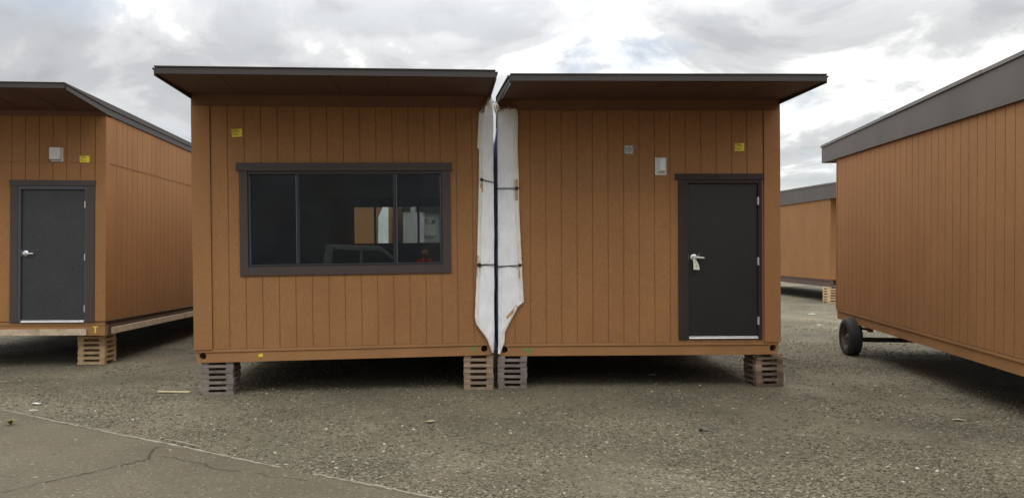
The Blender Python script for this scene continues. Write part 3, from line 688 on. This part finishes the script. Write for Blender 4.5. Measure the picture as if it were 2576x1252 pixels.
outR = [(3.25, .22), (3.235, .243), (3.15, .255), (2.765, .248), (2.33, .261), (1.88, .266), (1.285, .293), (.76, .318), (.715, .322), (.652, .251), (.5, .165), (.316, .072), (.178, .064), (.04, .01)]
innR = [(3.26, -.012), (1.5, -.012), (.2, -.012), (.04, -.02)]
def sideR(i, j):
    y = (DR)*i**2.2; z = .05+(3.22-.05)*j
    bul = (.02+.070*min(1, max(0, (3.25-z)/.5)))*(1 if z > .3 else max(.3, z/.3))
    sh = min(1, max(0, y-.06)/.9)
    x = -.014-bul*math.sin(sh*math.pi/2)*(1 if z < 2.9 else .25+.75*max(0, 1-(z-2.9)*6))+(wrinkle(y*2, z, 6)*1.6 if y > .05 else 0)
    return (x, y-.02, z)
frR = (locR, rotR)
WRp = wrap('wide white wrap with a pointed corner on the door module', frR, F, outR, innR, .035, 3.245, .048, sideR, 3.2, DR)
batten(WRp, F, .2355, 2.051, 2.324); batten(WRp, F, .2785, 1.028, 1.305); batten(WRp, F, .172, .48, .69, R_(42))
m = MB(); m.tube([F(.272, .048, 2.215), F(.24, .056, 2.205), F(.1, .048, 2.205), F(-.012, .046, 2.204), (-.08, .03, 2.165), (-.13, .2, 2.15)], .0065, 6)
m.box(.215, .255, -.062, -.048, 2.185, 2.222); m.build('strap', 'cord', WRp)
m = MB(); m.tube([F(.302, .048, 1.205), F(.272, .056, 1.196), F(.13, .048, 1.187), F(-.005, .046, 1.18), (-.05, -.02, 1.19), (-.10, .06, 1.20), (-.13, .3, 1.20)], .0075, 6)
m.box(.255, .295, -.062, -.048, 1.178, 1.215); m.build('strap', 'cord', WRp)
crumple(WRp, F, [(.10, 3.215, .21), (.115, 3.235, .24), (.12, 3.255, .25), (.11, 3.27, .22), (.10, 3.285, .17)], .03, seed=5)
m = MB()
m.tube([(-.075, -.03, 3.33), (-.06, -.045, 3.345), (-.03, -.05, 3.33), (-.01, -.05, 3.29), (.0, -.05, 3.24), (.03, -.05, 3.22), (.07, -.05, 3.225)], [.010, .020, .018, .020, .022, .016, .008], 7)
m.tube([(-.055, -.02, 3.31), (-.045, -.05, 3.25), (-.02, -.05, 3.19), (-.015, -.05, 3.13)], [.012, .020, .018, .008], 7)
m.build('twisted_film', 'hem', WRp, smooth=True)
# small paper key tag on the lever
d_w = MR.matrix_basis if False else None
def to_world(loc_, rot_, p): 
    return Matrix.Translation(loc_) @ __import__('mathutils').Euler(rot_).to_matrix().to_4x4() @ Vector(p)
KT = thing('key_tag', 'pale green paper tag hanging from the lever of the black door', 'paper tag', locR, rotR)
m = MB(); P = []
for s_ in (0, 1):
    for (u, z) in [(2.559, 1.275), (2.585, 1.270), (2.610, 1.235), (2.630, 1.195), (2.638, 1.160), (2.638, 1.128), (2.562, 1.131)]: P.append(F(u, .058+.010*math.sin((u-2.56)*20)+.0015*s_, z))
n_ = 7; m.poly(P, [tuple(range(n_))[::-1], tuple(range(n_, 2*n_))]+[(k, (k+1) % n_, n_+(k+1) % n_, n_+k) for k in range(n_)])
m.build('card', 'tag', KT)
m = MB(); m.tube([F(2.575, .060, 1.262), F(2.590, .066, 1.300), F(2.625, .060, 1.315), F(2.648, .050, 1.340)], .0018, 5); m.build('string', 'tag', KT)
m = MB(); m.box(2.584, 2.592, .0625, .0645, 1.215, 1.245, F); m.box(2.603, 2.606, .0685, .0705, 1.15, 1.20, F); m.build('writing', 'navy', KT)

# ================================================================== module A (left, grey door)
WA = 3.66; DA = 13.0
thA = 4.0
locA = (-6.36-WA*math.cos(R_(thA)), 12.02-WA*math.sin(R_(thA)), .497); rotA = (-.0125, 0, R_(thA))
MA = thing('modular_building', 'tan module at the left edge with a charcoal door and raw planks along its base', 'modular building', locA, rotA, GROUP_MOD)
F = MAPS['front'](WA, DA); Lm = MAPS['left'](WA, DA); Rm = MAPS['right'](WA, DA); Bk = MAPS['back'](WA, DA)
m = MB(); m.box(.0, WA, -.10, -.008, .0, .155, F); m.box(.004, WA-.004, -.06, .0, .157, .214, F); m.build('floor_beam', 'beam', MA)
m = MB(); m.box(0, 3.385, -.007, .028, .006, .102, F); m.build('base_plank', 'wood_raw', MA, .002)
m = MB(); m.box(WA-.06, WA-.004, .1, DA, .0, .155); m.box(WA-.06, WA-.02, .02, DA, .157, .214); m.build('side_beam', 'skirt', MA)
m = MB(); m.box(WA-.003, WA+.030, .22, DA, .006, .105); m.build('base_plank', 'wood_raw', MA, .002)
m = MB(); m.box(WA-.02, WA+.012, .05, DA, .2185, .224); m.build('drip_strip', 'alu', MA)
DH = (2.352, 3.376, .21, 2.34)
grA = [3.483-.2055*i for i in range(17)]
siding('front_wall', MA, F, 0, 3.50, .222, 3.42, grA, [DH], joint=2.696)
m = MB(); m.box(3.51, WA+.012, -.02, .020, .222, 3.42, F); m.box(WA, WA+.012, -.125, -.02, .222, 3.42, F); m.build('corner_trim', 'siding', MA, .002)
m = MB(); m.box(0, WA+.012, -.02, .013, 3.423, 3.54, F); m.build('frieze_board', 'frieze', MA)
m = MB(); m.box(0, 3.50, -.002, .013, 2.690, 2.697, F); m.box(WA-.002, WA+.014, .13, DA, 2.690, 2.699); m.build('joint_flashing', 'siding', MA)
siding('side_wall', MA, Rm, .125, DA, .226, 3.50, [.15+.203*i for i in range(1, 64)], joint=2.7)
siding('far_side_wall', MA, Lm, 0, DA, .226, 3.3, [.203*i for i in range(1, 64)])
siding('back_wall', MA, Bk, 0, WA, .226, 3.2, [.203*i for i in range(1, 18)])
overhang_roof(MA, WA, DA, 3.50, 1.29, 0, WA+.012, .08, .066, .016, (0, 0))
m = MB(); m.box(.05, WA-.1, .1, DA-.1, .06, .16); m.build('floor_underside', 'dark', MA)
door(MA, F, 2.402, 3.350, .246, 2.270, 2.24, 3.508, (2.228, 3.520, 2.332, 2.418), .212, 'door_grey', 'frame_grey', 'trim', 2.462, 1.282, (2.04, 1.22, .42))
soft_light(MA, F, 2.845, 3.022, 2.705, 2.925, .10, 'lens_warm', 0)
sticker(MA, F, 3.268, 3.415, 2.700, 2.800, 'FINISH:\nL 11-2024\nS B\nL 23-1174', 0)
m = MB(); m.box(3.475, 3.545, -.007, -.0045, .125, .142, F); m.box(3.501, 3.521, -.007, -.004, .040, .127, F); m.build('painted_letter', 'yellowpaint', MA)

# ================================================================== long buildings B and C
def long_building(root, L, Wd, zsid, ztop, fh, over0, over1, beammat, trim0, sm='siding'):
    mp = MAPS['front'](L, Wd)
    m = MB(); m.box(0, L, -.10, -.006, 0, zsid-.045, mp); m.build('floor_beam', beammat, root)
    m = MB(); m.box(0, L, -.09, .012, zsid-.043, zsid-.008, mp); m.build('ledger_board', beammat if beammat == 'skirt' else 'beam', root, .002)
    gs = [.035+.2032*i for i in range(1, int(L/.2032))]
    siding('front_wall', root, mp, .03, L, zsid, ztop, gs, mat=sm)
    m = MB(); m.box(-.02, .024, -.06, .016, zsid-.003, ztop, mp); m.build('corner_trim', 'siding', root)
    siding('back_wall', root, MAPS['back'](L, Wd), 0, L, zsid, ztop, gs)
    siding('end_wall', root, MAPS['left'](L, Wd), .06, Wd, zsid, ztop, [.2*i for i in range(1, 18)])
    siding('end_wall', root, MAPS['right'](L, Wd), 0, Wd, zsid, ztop, [.2*i for i in range(1, 18)])
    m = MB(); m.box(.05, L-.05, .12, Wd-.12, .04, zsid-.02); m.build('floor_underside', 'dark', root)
    x0, x1 = -over0, L+over1; h = lambda x: fh[0]+fh[1]*(x-x0)
    for nm, ya, yb in (('fascia', -.052, -.012), ('fascia', Wd+.012, Wd+.052)):
        m = MB(); m.hexa([(x0, ya, ztop), (x1, ya, ztop), (x1, yb, ztop), (x0, yb, ztop)], [(x0, ya, ztop+h(x0)), (x1, ya, ztop+h(x1)), (x1, yb, ztop+h(x1)), (x0, yb, ztop+h(x0))]); m.build(nm, 'fascia_grey', root, .002)
    m = MB()
    for x in (x0, x1-.03): m.hexa([(x, -.012, ztop), (x+.03, -.012, ztop), (x+.03, Wd+.012, ztop), (x, Wd+.012, ztop)], [(x, -.012, ztop+h(x)), (x+.03, -.012, ztop+h(x)), (x+.03, Wd+.012, ztop+h(x)), (x, Wd+.012, ztop+h(x))])
    m.build('end_fascia', 'fascia_grey', root)
    m = MB(); xs = [x0+i*3.05 for i in range(int((x1-x0)/3.05)+1)]+[x1]      # metal cap in lapped lengths
    for i, (a, b) in enumerate(zip(xs, xs[1:])):
        e = .004*(i % 2); a_ = a-.02
        m.hexa([(a_, -.072-e, ztop+h(a)-.028), (b, -.072-e, ztop+h(b)-.028), (b, .08, ztop+h(b)+.001), (a_, .08, ztop+h(a)+.001)], [(a_, -.068-e, ztop+h(a)+.020+e), (b, -.068-e, ztop+h(b)+.020+e), (b, .08, ztop+h(b)+.03), (a_, .08, ztop+h(a)+.03)])
    m.build('drip_edge', 'cap', root)
    m = MB(); m.hexa([(x0+.03, .0, ztop+h(x0)-.03), (x1-.03, .0, ztop+h(x1)-.03), (x1-.03, Wd, ztop+h(x1)-.03), (x0+.03, Wd, ztop+h(x0)-.03)], [(x0+.03, 0, ztop+h(x0)), (x1-.03, 0, ztop+h(x1)), (x1-.03, Wd, ztop+h(x1)), (x0+.03, Wd, ztop+h(x0))]); m.build('roof', 'roof', root)
    m = MB(); m.box(x0+.03, -.03, -.01, Wd, ztop+.02, ztop+.03); m.box(L+.03, x1-.03, -.01, Wd, ztop+.02, ztop+.03); m.build('soffit', 'soffit', root)
locB = (6.04, 14.3, .559); thB = math.degrees(math.atan2(-1, -.0935)); rotB = (0, .013, R_(thB))
MBd = thing('modular_building', 'long tan building on a wheeled axle at the right edge, seen along its side', 'modular building', locB, rotB, GROUP_MOD)
long_building(MBd, 14.0, 3.66, .186, 2.950, (.325, .024), .79, 1.2, 'beam', 0)
# axle and wheels
def wheel(root, cx, cy, cz, side):
    e = thing_empty('wheel', root)
    R0 = .335; w2 = .10
    pr = [(-w2, .20), (-w2-.012, .24), (-w2-.006, .295), (-w2+.02, .322), (-.060, .333), (-.057, .325), (-.050, .325), (-.047, .335), (-.018, .336), (-.015, .327), (-.008, .327), (-.005, .336), (.005, .336), (.008, .327), (.015, .327), (.018, .336), (.047, .335), (.050, .325), (.057, .325), (.060, .333), (w2-.02, .322), (w2+.006, .295), (w2+.012, .24), (w2, .20), (w2-.03, .195), (-w2+.03, .195)]
    m = MB(); m.lathe(pr, (cx, cy, cz), (0, 1, 0), 56)
    for i, v in enumerate(m.v):
        v = Vector(v); dz = v.z-cz
        if dz < -.305: v.z = cz-.305-(abs(dz)-.305)*.15; v.y = cy+(v.y-cy)*1.08
        m.v[i] = tuple(v)
    m.build('tyre', 'rubber', e, smooth=False)
    s = side
    m = MB(); m.lathe([(s*.095, .205), (s*.085, .185), (s*.02, .175), (s*.01, .10), (s*.012, .06), (-s*.01, .06), (-s*.015, .10), (-s*.08, .19), (-s*.095, .205)], (cx, cy, cz), (0, 1, 0), 36); m.build('rim', 'rim', e, smooth=False)
    m = MB(); m.lathe([(s*.0, .001), (s*.0, .06), (s*.05, .055), (s*.075, .035), (s*.078, .001)], (cx, cy, cz), (0, 1, 0), 20)
    for k in range(5):
        a = k*2*math.pi/5; m.tube([(cx+.08*math.cos(a), cy+s*.005, cz+.08*math.sin(a)), (cx+.08*math.cos(a), cy+s*.035, cz+.08*math.sin(a))], .01, 6)
    m.build('hub', 'rim', e, smooth=False)
def thing_empty(n, p):
    o = bpy.data.objects.new(n, None); C.objects.link(o); o.parent = p; o.empty_display_size = .2; return o
wx, wz = .88, .305-.559+.02
wheel(MBd, wx, -.045, wz, -1); wheel(MBd, wx, 3.70, wz, 1)
m = MB(); m.box(wx-.035, wx+.035, .06, 3.60, wz-.085, wz-.01); m.build('axle', 'under', MBd, .004)
m = MB(); m.tube([(wx-.4, .16, -.02), (wx-.2, .16, -.075), (wx, .16, -.09), (wx+.2, .16, -.075), (wx+.42, .16, -.02)], .022, 6); m.build('leaf_spring', 'under', MBd)
m = MB(); m.box(wx+.36, wx+.46, .10, .17, -.10, .02); m.box(wx-.46, wx-.36, .10, .17, -.10, .02); m.box(wx-.55, wx+.62, .08, .19, -.03, .0); m.build('spring_hanger', 'beam', MBd, .003)

dC = Vector((.52, -12.0, 0)); locC = (10.34, 38.2, .545); rotC = (0, 0, math.atan2(dC.y, dC.x))
MC = thing('modular_building', 'distant tan building with a dark brown skirt, standing in the gap beside the long building', 'modular building', locC, rotC, GROUP_MOD)
long_building(MC, 12.0, 3.66, .25, 3.01, (.66, -.012), .2, 1.2, 'skirt', 0)

# ================================================================== second row seen through the windows and the gap
GB = 'modular buildings in the row behind'
ME = thing('modular_building', 'tan building seen through the left part of the rear window of the window module', 'modular building', (-8.9, 32.0, .42), (0, 0, 0), GROUP_MOD)
long_building(ME, 3.72, 9, .17, 3.2, (.16, 0), 0, 0, 'beam', 0)
MG = thing('modular_building', 'grey wrapped module with a printed sign, seen through the right part of the rear window', 'modular building', (-4.62, 33.0, .42), (0, 0, 0), GROUP_MOD)
m = MB(); m.box(0, 3.7, 0, 8, .55, 3.0); m.build('wrapped_side', 'greywrap', MG)
m = MB(); m.box(.02, 3.68, .05, 7.9, 0, .55); m.build('floor_beam', 'skirt', MG)
m = MB(); m.box(-.1, 3.8, -.15, 8.1, 3.0, 3.22); m.build('roof', 'fascia', MG)
fG = MAPS['front'](3.7, 8)
m = MB(); m.box(.68, 1.36, .004, .012, 1.80, 2.79, fG); sg = m.build('sign', 'lens_warm', MG)
text_mesh('sign_lettering', 'mobile\nmodular', .13, sg, 'navy', fG, .71, 2.62, .016, 0, True)
m = MB(); m.poly([fG(*p) for p in [(1.20, .014, 2.50), (1.23, .014, 2.48), (1.33, .014, 2.55), (1.33, .014, 2.68), (1.20, .014, 2.64)]], [(0, 1, 2, 3, 4)])
for k in range(13): m.box(.72+k*.045, .72+k*.045+.026, .012, .016, 1.84, 2.0, fG)
m.build('sign_emblem', 'navy', sg)
def far_wrap(label, x0, x1, y, z0, z1, pts):
    m = MB(); n = 18
    def fn(i, j):
        z = z0+(z1-z0)*j; k = .5*(1-min(1, (z1-z)/.5)) if pts else 0
        a = x0+(x1-x0)*k*pts; u = a+(x1-a)*i
        return (u, y-.05*math.sin(i*3.1)+.03*noise.noise((u*6, z*1.5, 2)), z)
    m.poly(*grid_mesh(fn, n, 40))
    return tag(m.build('plastic_wrap', 'sheet', None, smooth=True, recalc=False), label, 'plastic wrap', 'white plastic wraps over the open module sides')
far_wrap('white plastic wrap on the right edge of the tan building in the rear window', -5.55, -5.13, 31.93, .6, 3.65, 1)
far_wrap('white plastic wrap beside the grey module with the sign in the rear window', -4.66, -3.75, 32.9, .5, 3.65, 0)
MH = thing('modular_building', 'far dark brown building seen small through the gap behind the second row', 'modular building', (-14, 52, .42), (0, 0, 0), GROUP_MOD)
long_building(MH, 14, 4, .17, 3.0, (.35, 0), .2, .2, 'skirt', 0, 'skirt')
# unseen unit across the lane, height and colour made up to darken the glass
MI = thing('modular_building', 'unseen building across the lane, made tall and slate to darken the window reflection', 'modular building', (7.5, -6.4, .42), (0, 0, R_(176)), GROUP_MOD)
M['cool_wall'] = material('slate_wall', (.15, .155, .165), .7, .35, .5, stain=((.22, .17, .13), .8, .35))  # tone and patches made up for the window reflection
long_building(MI, 14, 4, .17, 4.3, (.45, 0), .2, .2, 'skirt', 0, 'cool_wall')

# ================================================================== cribbing stacks under the corners
def crib(label, x, y, rotz, h, mats, s=.385, n=12, jit=.004, seed=0):
    r = random.Random(seed); root = thing('cribbing_stack', label, 'wood cribbing', (x, y, 0), (0, 0, rotz), 'stacks of wooden cribbing under the building corners')
    t = h/n; wd = .089; hh = s/2
    for k in range(n):
        z0 = .002+k*t; z1 = z0+t-.0015
        for sgn in (-1, 1):
            o_ = sgn*(hh-wd/2)+r.gauss(0, jit*.6); a = r.gauss(0, jit); tw = r.gauss(0, .008)
            m = MB()
            if k % 2 == 0: m.box(-hh+a, hh+a, o_-wd/2, o_+wd/2, z0, z1)
            else: m.box(o_-wd/2, o_+wd/2, -hh+.006+a, hh-.006+a, z0, z1)
            cs, sn = math.cos(tw), math.sin(tw); m.v = [(vx*cs-vy*sn, vx*sn+vy*cs, vz) for vx, vy, vz in m.v]
            mt = mats[0] if (k/n) < .45 else mats[-1]
            m.build('board', mt, root, .002)
    return root
crib('weathered grey crib stack under the left end of the window module', -3.74, 9.90, R_(6), .414, ['wood_grey'], seed=1)
crib('brownish crib stack, left one of the middle pair under the white wraps', -.445, 10.245, R_(3), .452, ['wood_mid'], seed=2)
crib('grey crib stack, right one of the middle pair under the white wraps', .005, 10.335, R_(0), .430, ['wood_grey'], seed=3)
crib('dark brown uneven crib stack under the right corner of the door module', 3.43, 10.50, R_(7), .440, ['wood_dark', 'wood_mid'], seed=4, jit=.010)
crib('pale new-wood crib stack under the corner marked with the yellow letter', -6.74, 12.50, R_(4), .49, ['wood_new'], s=.42, seed=5)
crib('small far pale crib stack under the corner of the distant building', 10.98, 26.45, R_(2), .54, ['wood_new'], s=.42, seed=6)
m = MB(); c_, s_ = math.cos(R_(-16)), math.sin(R_(-16))
m.box(-.14, .14, -.045, .045, -.012, .012); m.v = [(x*c_-z*s_*-1*0-0+0, y, z+x*s_) for x, y, z in m.v]
sh = m.build('wood_shim', 'wood_dark', None, .002); sh.location = (3.60, 10.22, .405); sh.rotation_euler = (0, 0, R_(-10)); tag(sh, 'loose brown board end poking out from the top of the dark crib stack', 'board offcut')

# ================================================================== small things on the ground
m = MB(); m.box(-.21, .21, -.02, .02, .004, .022); o = m.build('wood_stick', 'wood_yel', None, .002); o.location = (-4.33, 9.85, .006); o.rotation_euler = (0, R_(.5), R_(-3)); tag(o, 'yellow wooden lath lying on the gravel left of the weathered grey crib stack', 'wood lath')
def flat_scrap(name, label, cat, x, y, pts, mat, seed=0, lift=.012, group=None):
    m = MB(); n = len(pts); P = [(px, py, lift+.010*noise.noise((px*40, py*40, seed))+.006) for px, py in pts]
    cxx, cyy = sum(p[0] for p in pts)/n, sum(p[1] for p in pts)/n
    P.append((cxx, cyy, lift+.014)); b = [(q[0], q[1], q[2]-.002) for q in P]
    m.poly(P+b, [(k, (k+1) % n, n) for k in range(n)]+[((k+1) % n+n+1, k+n+1, 2*n+1) for k in range(n)]+[(k, k+n+1, (k+1) % n+n+1, (k+1) % n) for k in range(n)])
    o = m.build(name, mat); o.location = (x, y, 0); return tag(o, label, cat, group)
flat_scrap('dry_leaf', 'pale yellow curled leaf on the gravel in front of the window module', 'leaf', -.87, 8.17, [(-.055, -.04), (-.03, -.02), (.0, -.045), (.03, -.03), (.05, .0), (.04, .04), (.0, .05), (-.025, .02), (-.06, .0)], 'leaf', 3, .016)
flat_scrap('dry_leaf', 'pale long leaf on the gravel in front of the long building', 'leaf', 4.79, 8.25, [(-.05, .01), (-.02, -.02), (.02, -.02), (.05, 0), (.02, .03), (-.02, .035)], 'leaf', 4, .014)
flat_scrap('paper_scrap', 'small white rectangular scrap above the timber edging at the left', 'litter', -5.64, 9.13, [(-.04, -.03), (.045, -.05), (.05, .01), (-.035, .035)], 'paper', 5)
flat_scrap('paper_scrap', 'white scrap in the dark beneath the door module', 'litter', 2.05, 11.22, [(-.05, -.03), (.045, -.03), (.05, .03), (-.05, .035)], 'paper', 6)
flat_scrap('paper_scrap', 'larger white scrap on the gravel beyond the wheel, nearer one of two', 'litter', 7.44, 18.6, [(-.09, -.02), (-.02, -.05), (.0, -.02), (.08, -.04), (.05, .03), (-.01, .01), (-.05, .05)], 'paper', 7)
flat_scrap('paper_scrap', 'white scrap on the gravel beyond the wheel, farther one of two', 'litter', 8.46, 21.7, [(-.12, -.03), (-.03, -.05), (.10, -.03), (.06, .03), (-.02, .02), (-.08, .05)], 'paper', 8)
m = MB(); m.tube([(0, 0, .012), (.03, .02, .014), (.075, .015, .012), (.105, -.01, .012), (.07, -.03, .012), (.02, -.02, .012), (0, 0, .012)], .0035, 5)
o = m.build('paper_ring', 'paper'); o.location = (-5.5, 8.76, 0); tag(o, 'thin white ring-shaped strip lying between the scrap and the timber edging', 'litter')
m = MB(); m.tube([(-.05, 0, .018), (-.03, 0, .030), (-.01, 0, .024), (.0, 0, .012)], [.012, .016, .012, .008], 7); m.tube([(-.01, 0, .012), (.03, .0, .014), (.075, .0, .010)], [.006, .007, .004], 6)
o = m.build('plastic_fitting', 'blk'); o.location = (1.93, 7.75, 0); tag(o, 'small black plastic fitting lying on the gravel in front of the door module', 'plastic fitting')
m = MB(); m.tube([(0, 0, .0), (.004, 0, .05), (.0, 0, .11)], .006, 6); o = m.build('stake', 'paper'); o.location = (3.79, 10.7, 0); tag(o, 'thin short white peg standing in the gravel right of the dark crib stack', 'peg')
# weed
def weed(label, x, y, n, h, spread, seed, nm='weed'):
    r = random.Random(seed); root = thing(nm, label, 'weed', (x, y, 0))
    m = MB()
    for k in range(n):
        a = r.uniform(0, 6.28); l = h*r.uniform(.6, 1); lean = spread*r.uniform(.2, 1); w0 = .010*r.uniform(.6, 1.2)*(h/.1)
        d = Vector((math.cos(a), math.sin(a), 0)); s = Vector((-d.y, d.x, 0)); P = []
        for i in range(5):
            f = i/4; c = d*(lean*f*f)+Vector((0, 0, l*(f-.25*f*f)+.008)); ww = w0*math.sin(math.pi*(.15+.8*f)); P += [c-s*ww, c+s*ww]
        m.poly(P, [(2*i, 2*i+1, 2*i+3, 2*i+2) for i in range(4)])
    m.build('leaves', 'weed', root, recalc=False)
    m = MB(); m.tube([(0, 0, 0), (0, 0, h*.4)], .006, 6); m.build('stem', 'weed', root)
weed('small green weed growing through the asphalt near the left edge', -5.24, 8.04, 34, .085, .085, 3)
weed('low green tuft in the gravel between the dark crib stack and the wheel', 4.28, 12.2, 26, .05, .16, 5)

# ================================================================== photographer (mirrored in the glass)
def person():
    root = thing('person', 'person in a red jacket holding up a phone, reflected in the window', 'person', (-.08, -.62, 0))
    me = bpy.data.meshes.new('body'); J = {}
    pts = dict(pel=((0, 0, .98), .15), waist=((0, 0, 1.12), .135), chest=((0, .02, 1.38), .165), neck=((0, .02, 1.56), .065), head=((0, .05, 1.70), .10), top=((0, .05, 1.82), .075),
               shl=((-.19, .02, 1.48), .075), ell=((-.30, .10, 1.28), .052), wrl=((-.09, .36, 1.50), .035), hal=((-.05, .42, 1.56), .035),
               shr=((.19, .02, 1.48), .075), elr=((.30, .10, 1.28), .052), wrr=((.09, .36, 1.50), .035), har=((.05, .42, 1.56), .035),
               hl=((-.10, 0, .92), .10), kl=((-.12, .03, .50), .065), al=((-.13, 0, .09), .045), tl=((-.14, .14, .04), .04),
               hr=((.10, 0, .92), .10), kr=((.12, .03, .50), .065), ar=((.13, 0, .09), .045), tr=((.14, .14, .04), .04))
    ks = list(pts); ed = [('pel', 'waist'), ('waist', 'chest'), ('chest', 'neck'), ('neck', 'head'), ('head', 'top')]
    for s in 'lr': ed += [('chest', 'sh'+s), ('sh'+s, 'el'+s), ('el'+s, 'wr'+s), ('wr'+s, 'ha'+s), ('pel', 'h'+s), ('h'+s, 'k'+s), ('k'+s, 'a'+s), ('a'+s, 't'+s)]
    me.from_pydata([pts[k][0] for k in ks], [(ks.index(a), ks.index(b)) for a, b in ed], [])
    o = bpy.data.objects.new('body', me); C.objects.link(o); o.parent = root
    sk = o.modifiers.new('skin', 'SKIN'); 
    if not me.skin_vertices: 
        bm = bmesh.new(); bm.from_mesh(me); bm.verts.layers.skin.verify(); bm.to_mesh(me); bm.free()
    for i, k in enumerate(ks): me.skin_vertices[0].data[i].radius = (pts[k][1],)*2
    me.skin_vertices[0].data[0].use_root = True
    ss = o.modifiers.new('sub', 'SUBSURF'); ss.levels = 2; ss.render_levels = 2
    dg = bpy.context.evaluated_depsgraph_get(); dg.update(); m2 = bpy.data.meshes.new_from_object(o.evaluated_get(dg))
    o.modifiers.clear(); o.data = m2; m2.name = 'body'; m2.materials.clear()
    for k in ('skin', 'redcloth', 'jeans'): m2.materials.append(M[k])
    for p in m2.polygons:
        c = p.center; p.material_index = 2 if c.z < .97 else (0 if (c.z > 1.57 or (c.y > .36)) else 1); p.use_smooth = True
    m = MB(); m.lathe([(-.13, .001), (-.12, .05), (-.06, .088), (0, .095), (.06, .09), (.11, .06), (.13, .001)], (0, .06, 1.72), (0, 0, 1), 20); m.build('head', 'skin', root, smooth=True)
    return root
person()

# ---- pickup parked behind the viewpoint, mirrored in the glass
def pickup():
    root = thing('pickup_truck', 'grey pickup parked across the lane, seen only mirrored in the window', 'pickup truck', (-1.7, -3.4, 0))
    M['carpaint'] = material('grey_car_paint', (.26, .27, .28), .25, .03, 4); M['carglass'] = material('dark_car_glass', (.02, .025, .03), .08, .05, 4, spec=.8)
    prof_ = [(-2.75, .45), (2.70, .45), (2.78, .62), (2.74, .98), (2.55, 1.08), (1.35, 1.20), (.62, 1.86), (.45, 1.93), (-.85, 1.95), (-1.0, 1.90), (-1.12, 1.28), (-2.72, 1.26), (-2.78, 1.2)]
    n = len(prof_); m = MB()
    P = [(x, y, z) for y in (-.95, .95) for x, z in prof_]
    P = [(x, y*(1-.14*max(0, (z-1.25)/.7)), z) for x, y, z in P]
    m.poly(P, [tuple(range(n)), tuple(range(n, 2*n))[::-1]]+[(k, n+k, n+(k+1) % n, (k+1) % n) for k in range(n)])
    b = m.build('body', 'carpaint', root, .03)
    for xs_ in ([(-.90, 1.36), (-.08, 1.34), (-.08, 1.82), (-.80, 1.82)], [(.0, 1.34), (1.12, 1.31), (.58, 1.78), (.42, 1.82), (.0, 1.82)]):
        for sg in (-1, 1):
            m = MB(); k = len(xs_); P = [(x, sg*(.955+e_)*(1-.14*max(0, (z-1.25)/.7)), z) for e_ in (.0, .012) for x, z in xs_]
            m.poly(P, [tuple(range(k)), tuple(range(k, 2*k))[::-1]]+[(i, k+i, k+(i+1) % k, (i+1) % k) for i in range(k)]); m.build('side_window', 'carglass', root)
    m = MB(); m.hexa([(1.30, -.84, 1.235), (1.32, .84, 1.235), (.68, .76, 1.82), (.66, -.76, 1.82)], [(1.33, -.84, 1.25), (1.35, .84, 1.25), (.71, .76, 1.835), (.69, -.76, 1.835)]); m.build('windscreen', 'carglass', root)
    for x in (-1.75, 1.75):
        for y in (-.86, .86):
            m = MB(); m.lathe([(-.12, .20), (-.12, .35), (-.09, .385), (.09, .385), (.12, .35), (.12, .20)], (x, y, .385), (0, 1, 0), 32); w_ = m.build('wheel', 'rubber', root)
            m = MB(); m.lathe([(-.10, .01), (-.10, .205), (.10, .205), (.10, .01)], (x, y, .385), (0, 1, 0), 24); m.build('rim', 'alu', w_)
    for y in (-.7, .7): m = MB(); m.box(2.70, 2.785, y-.16, y+.16, .78, .95); m.build('headlight', 'lens', root, .01)
pickup()
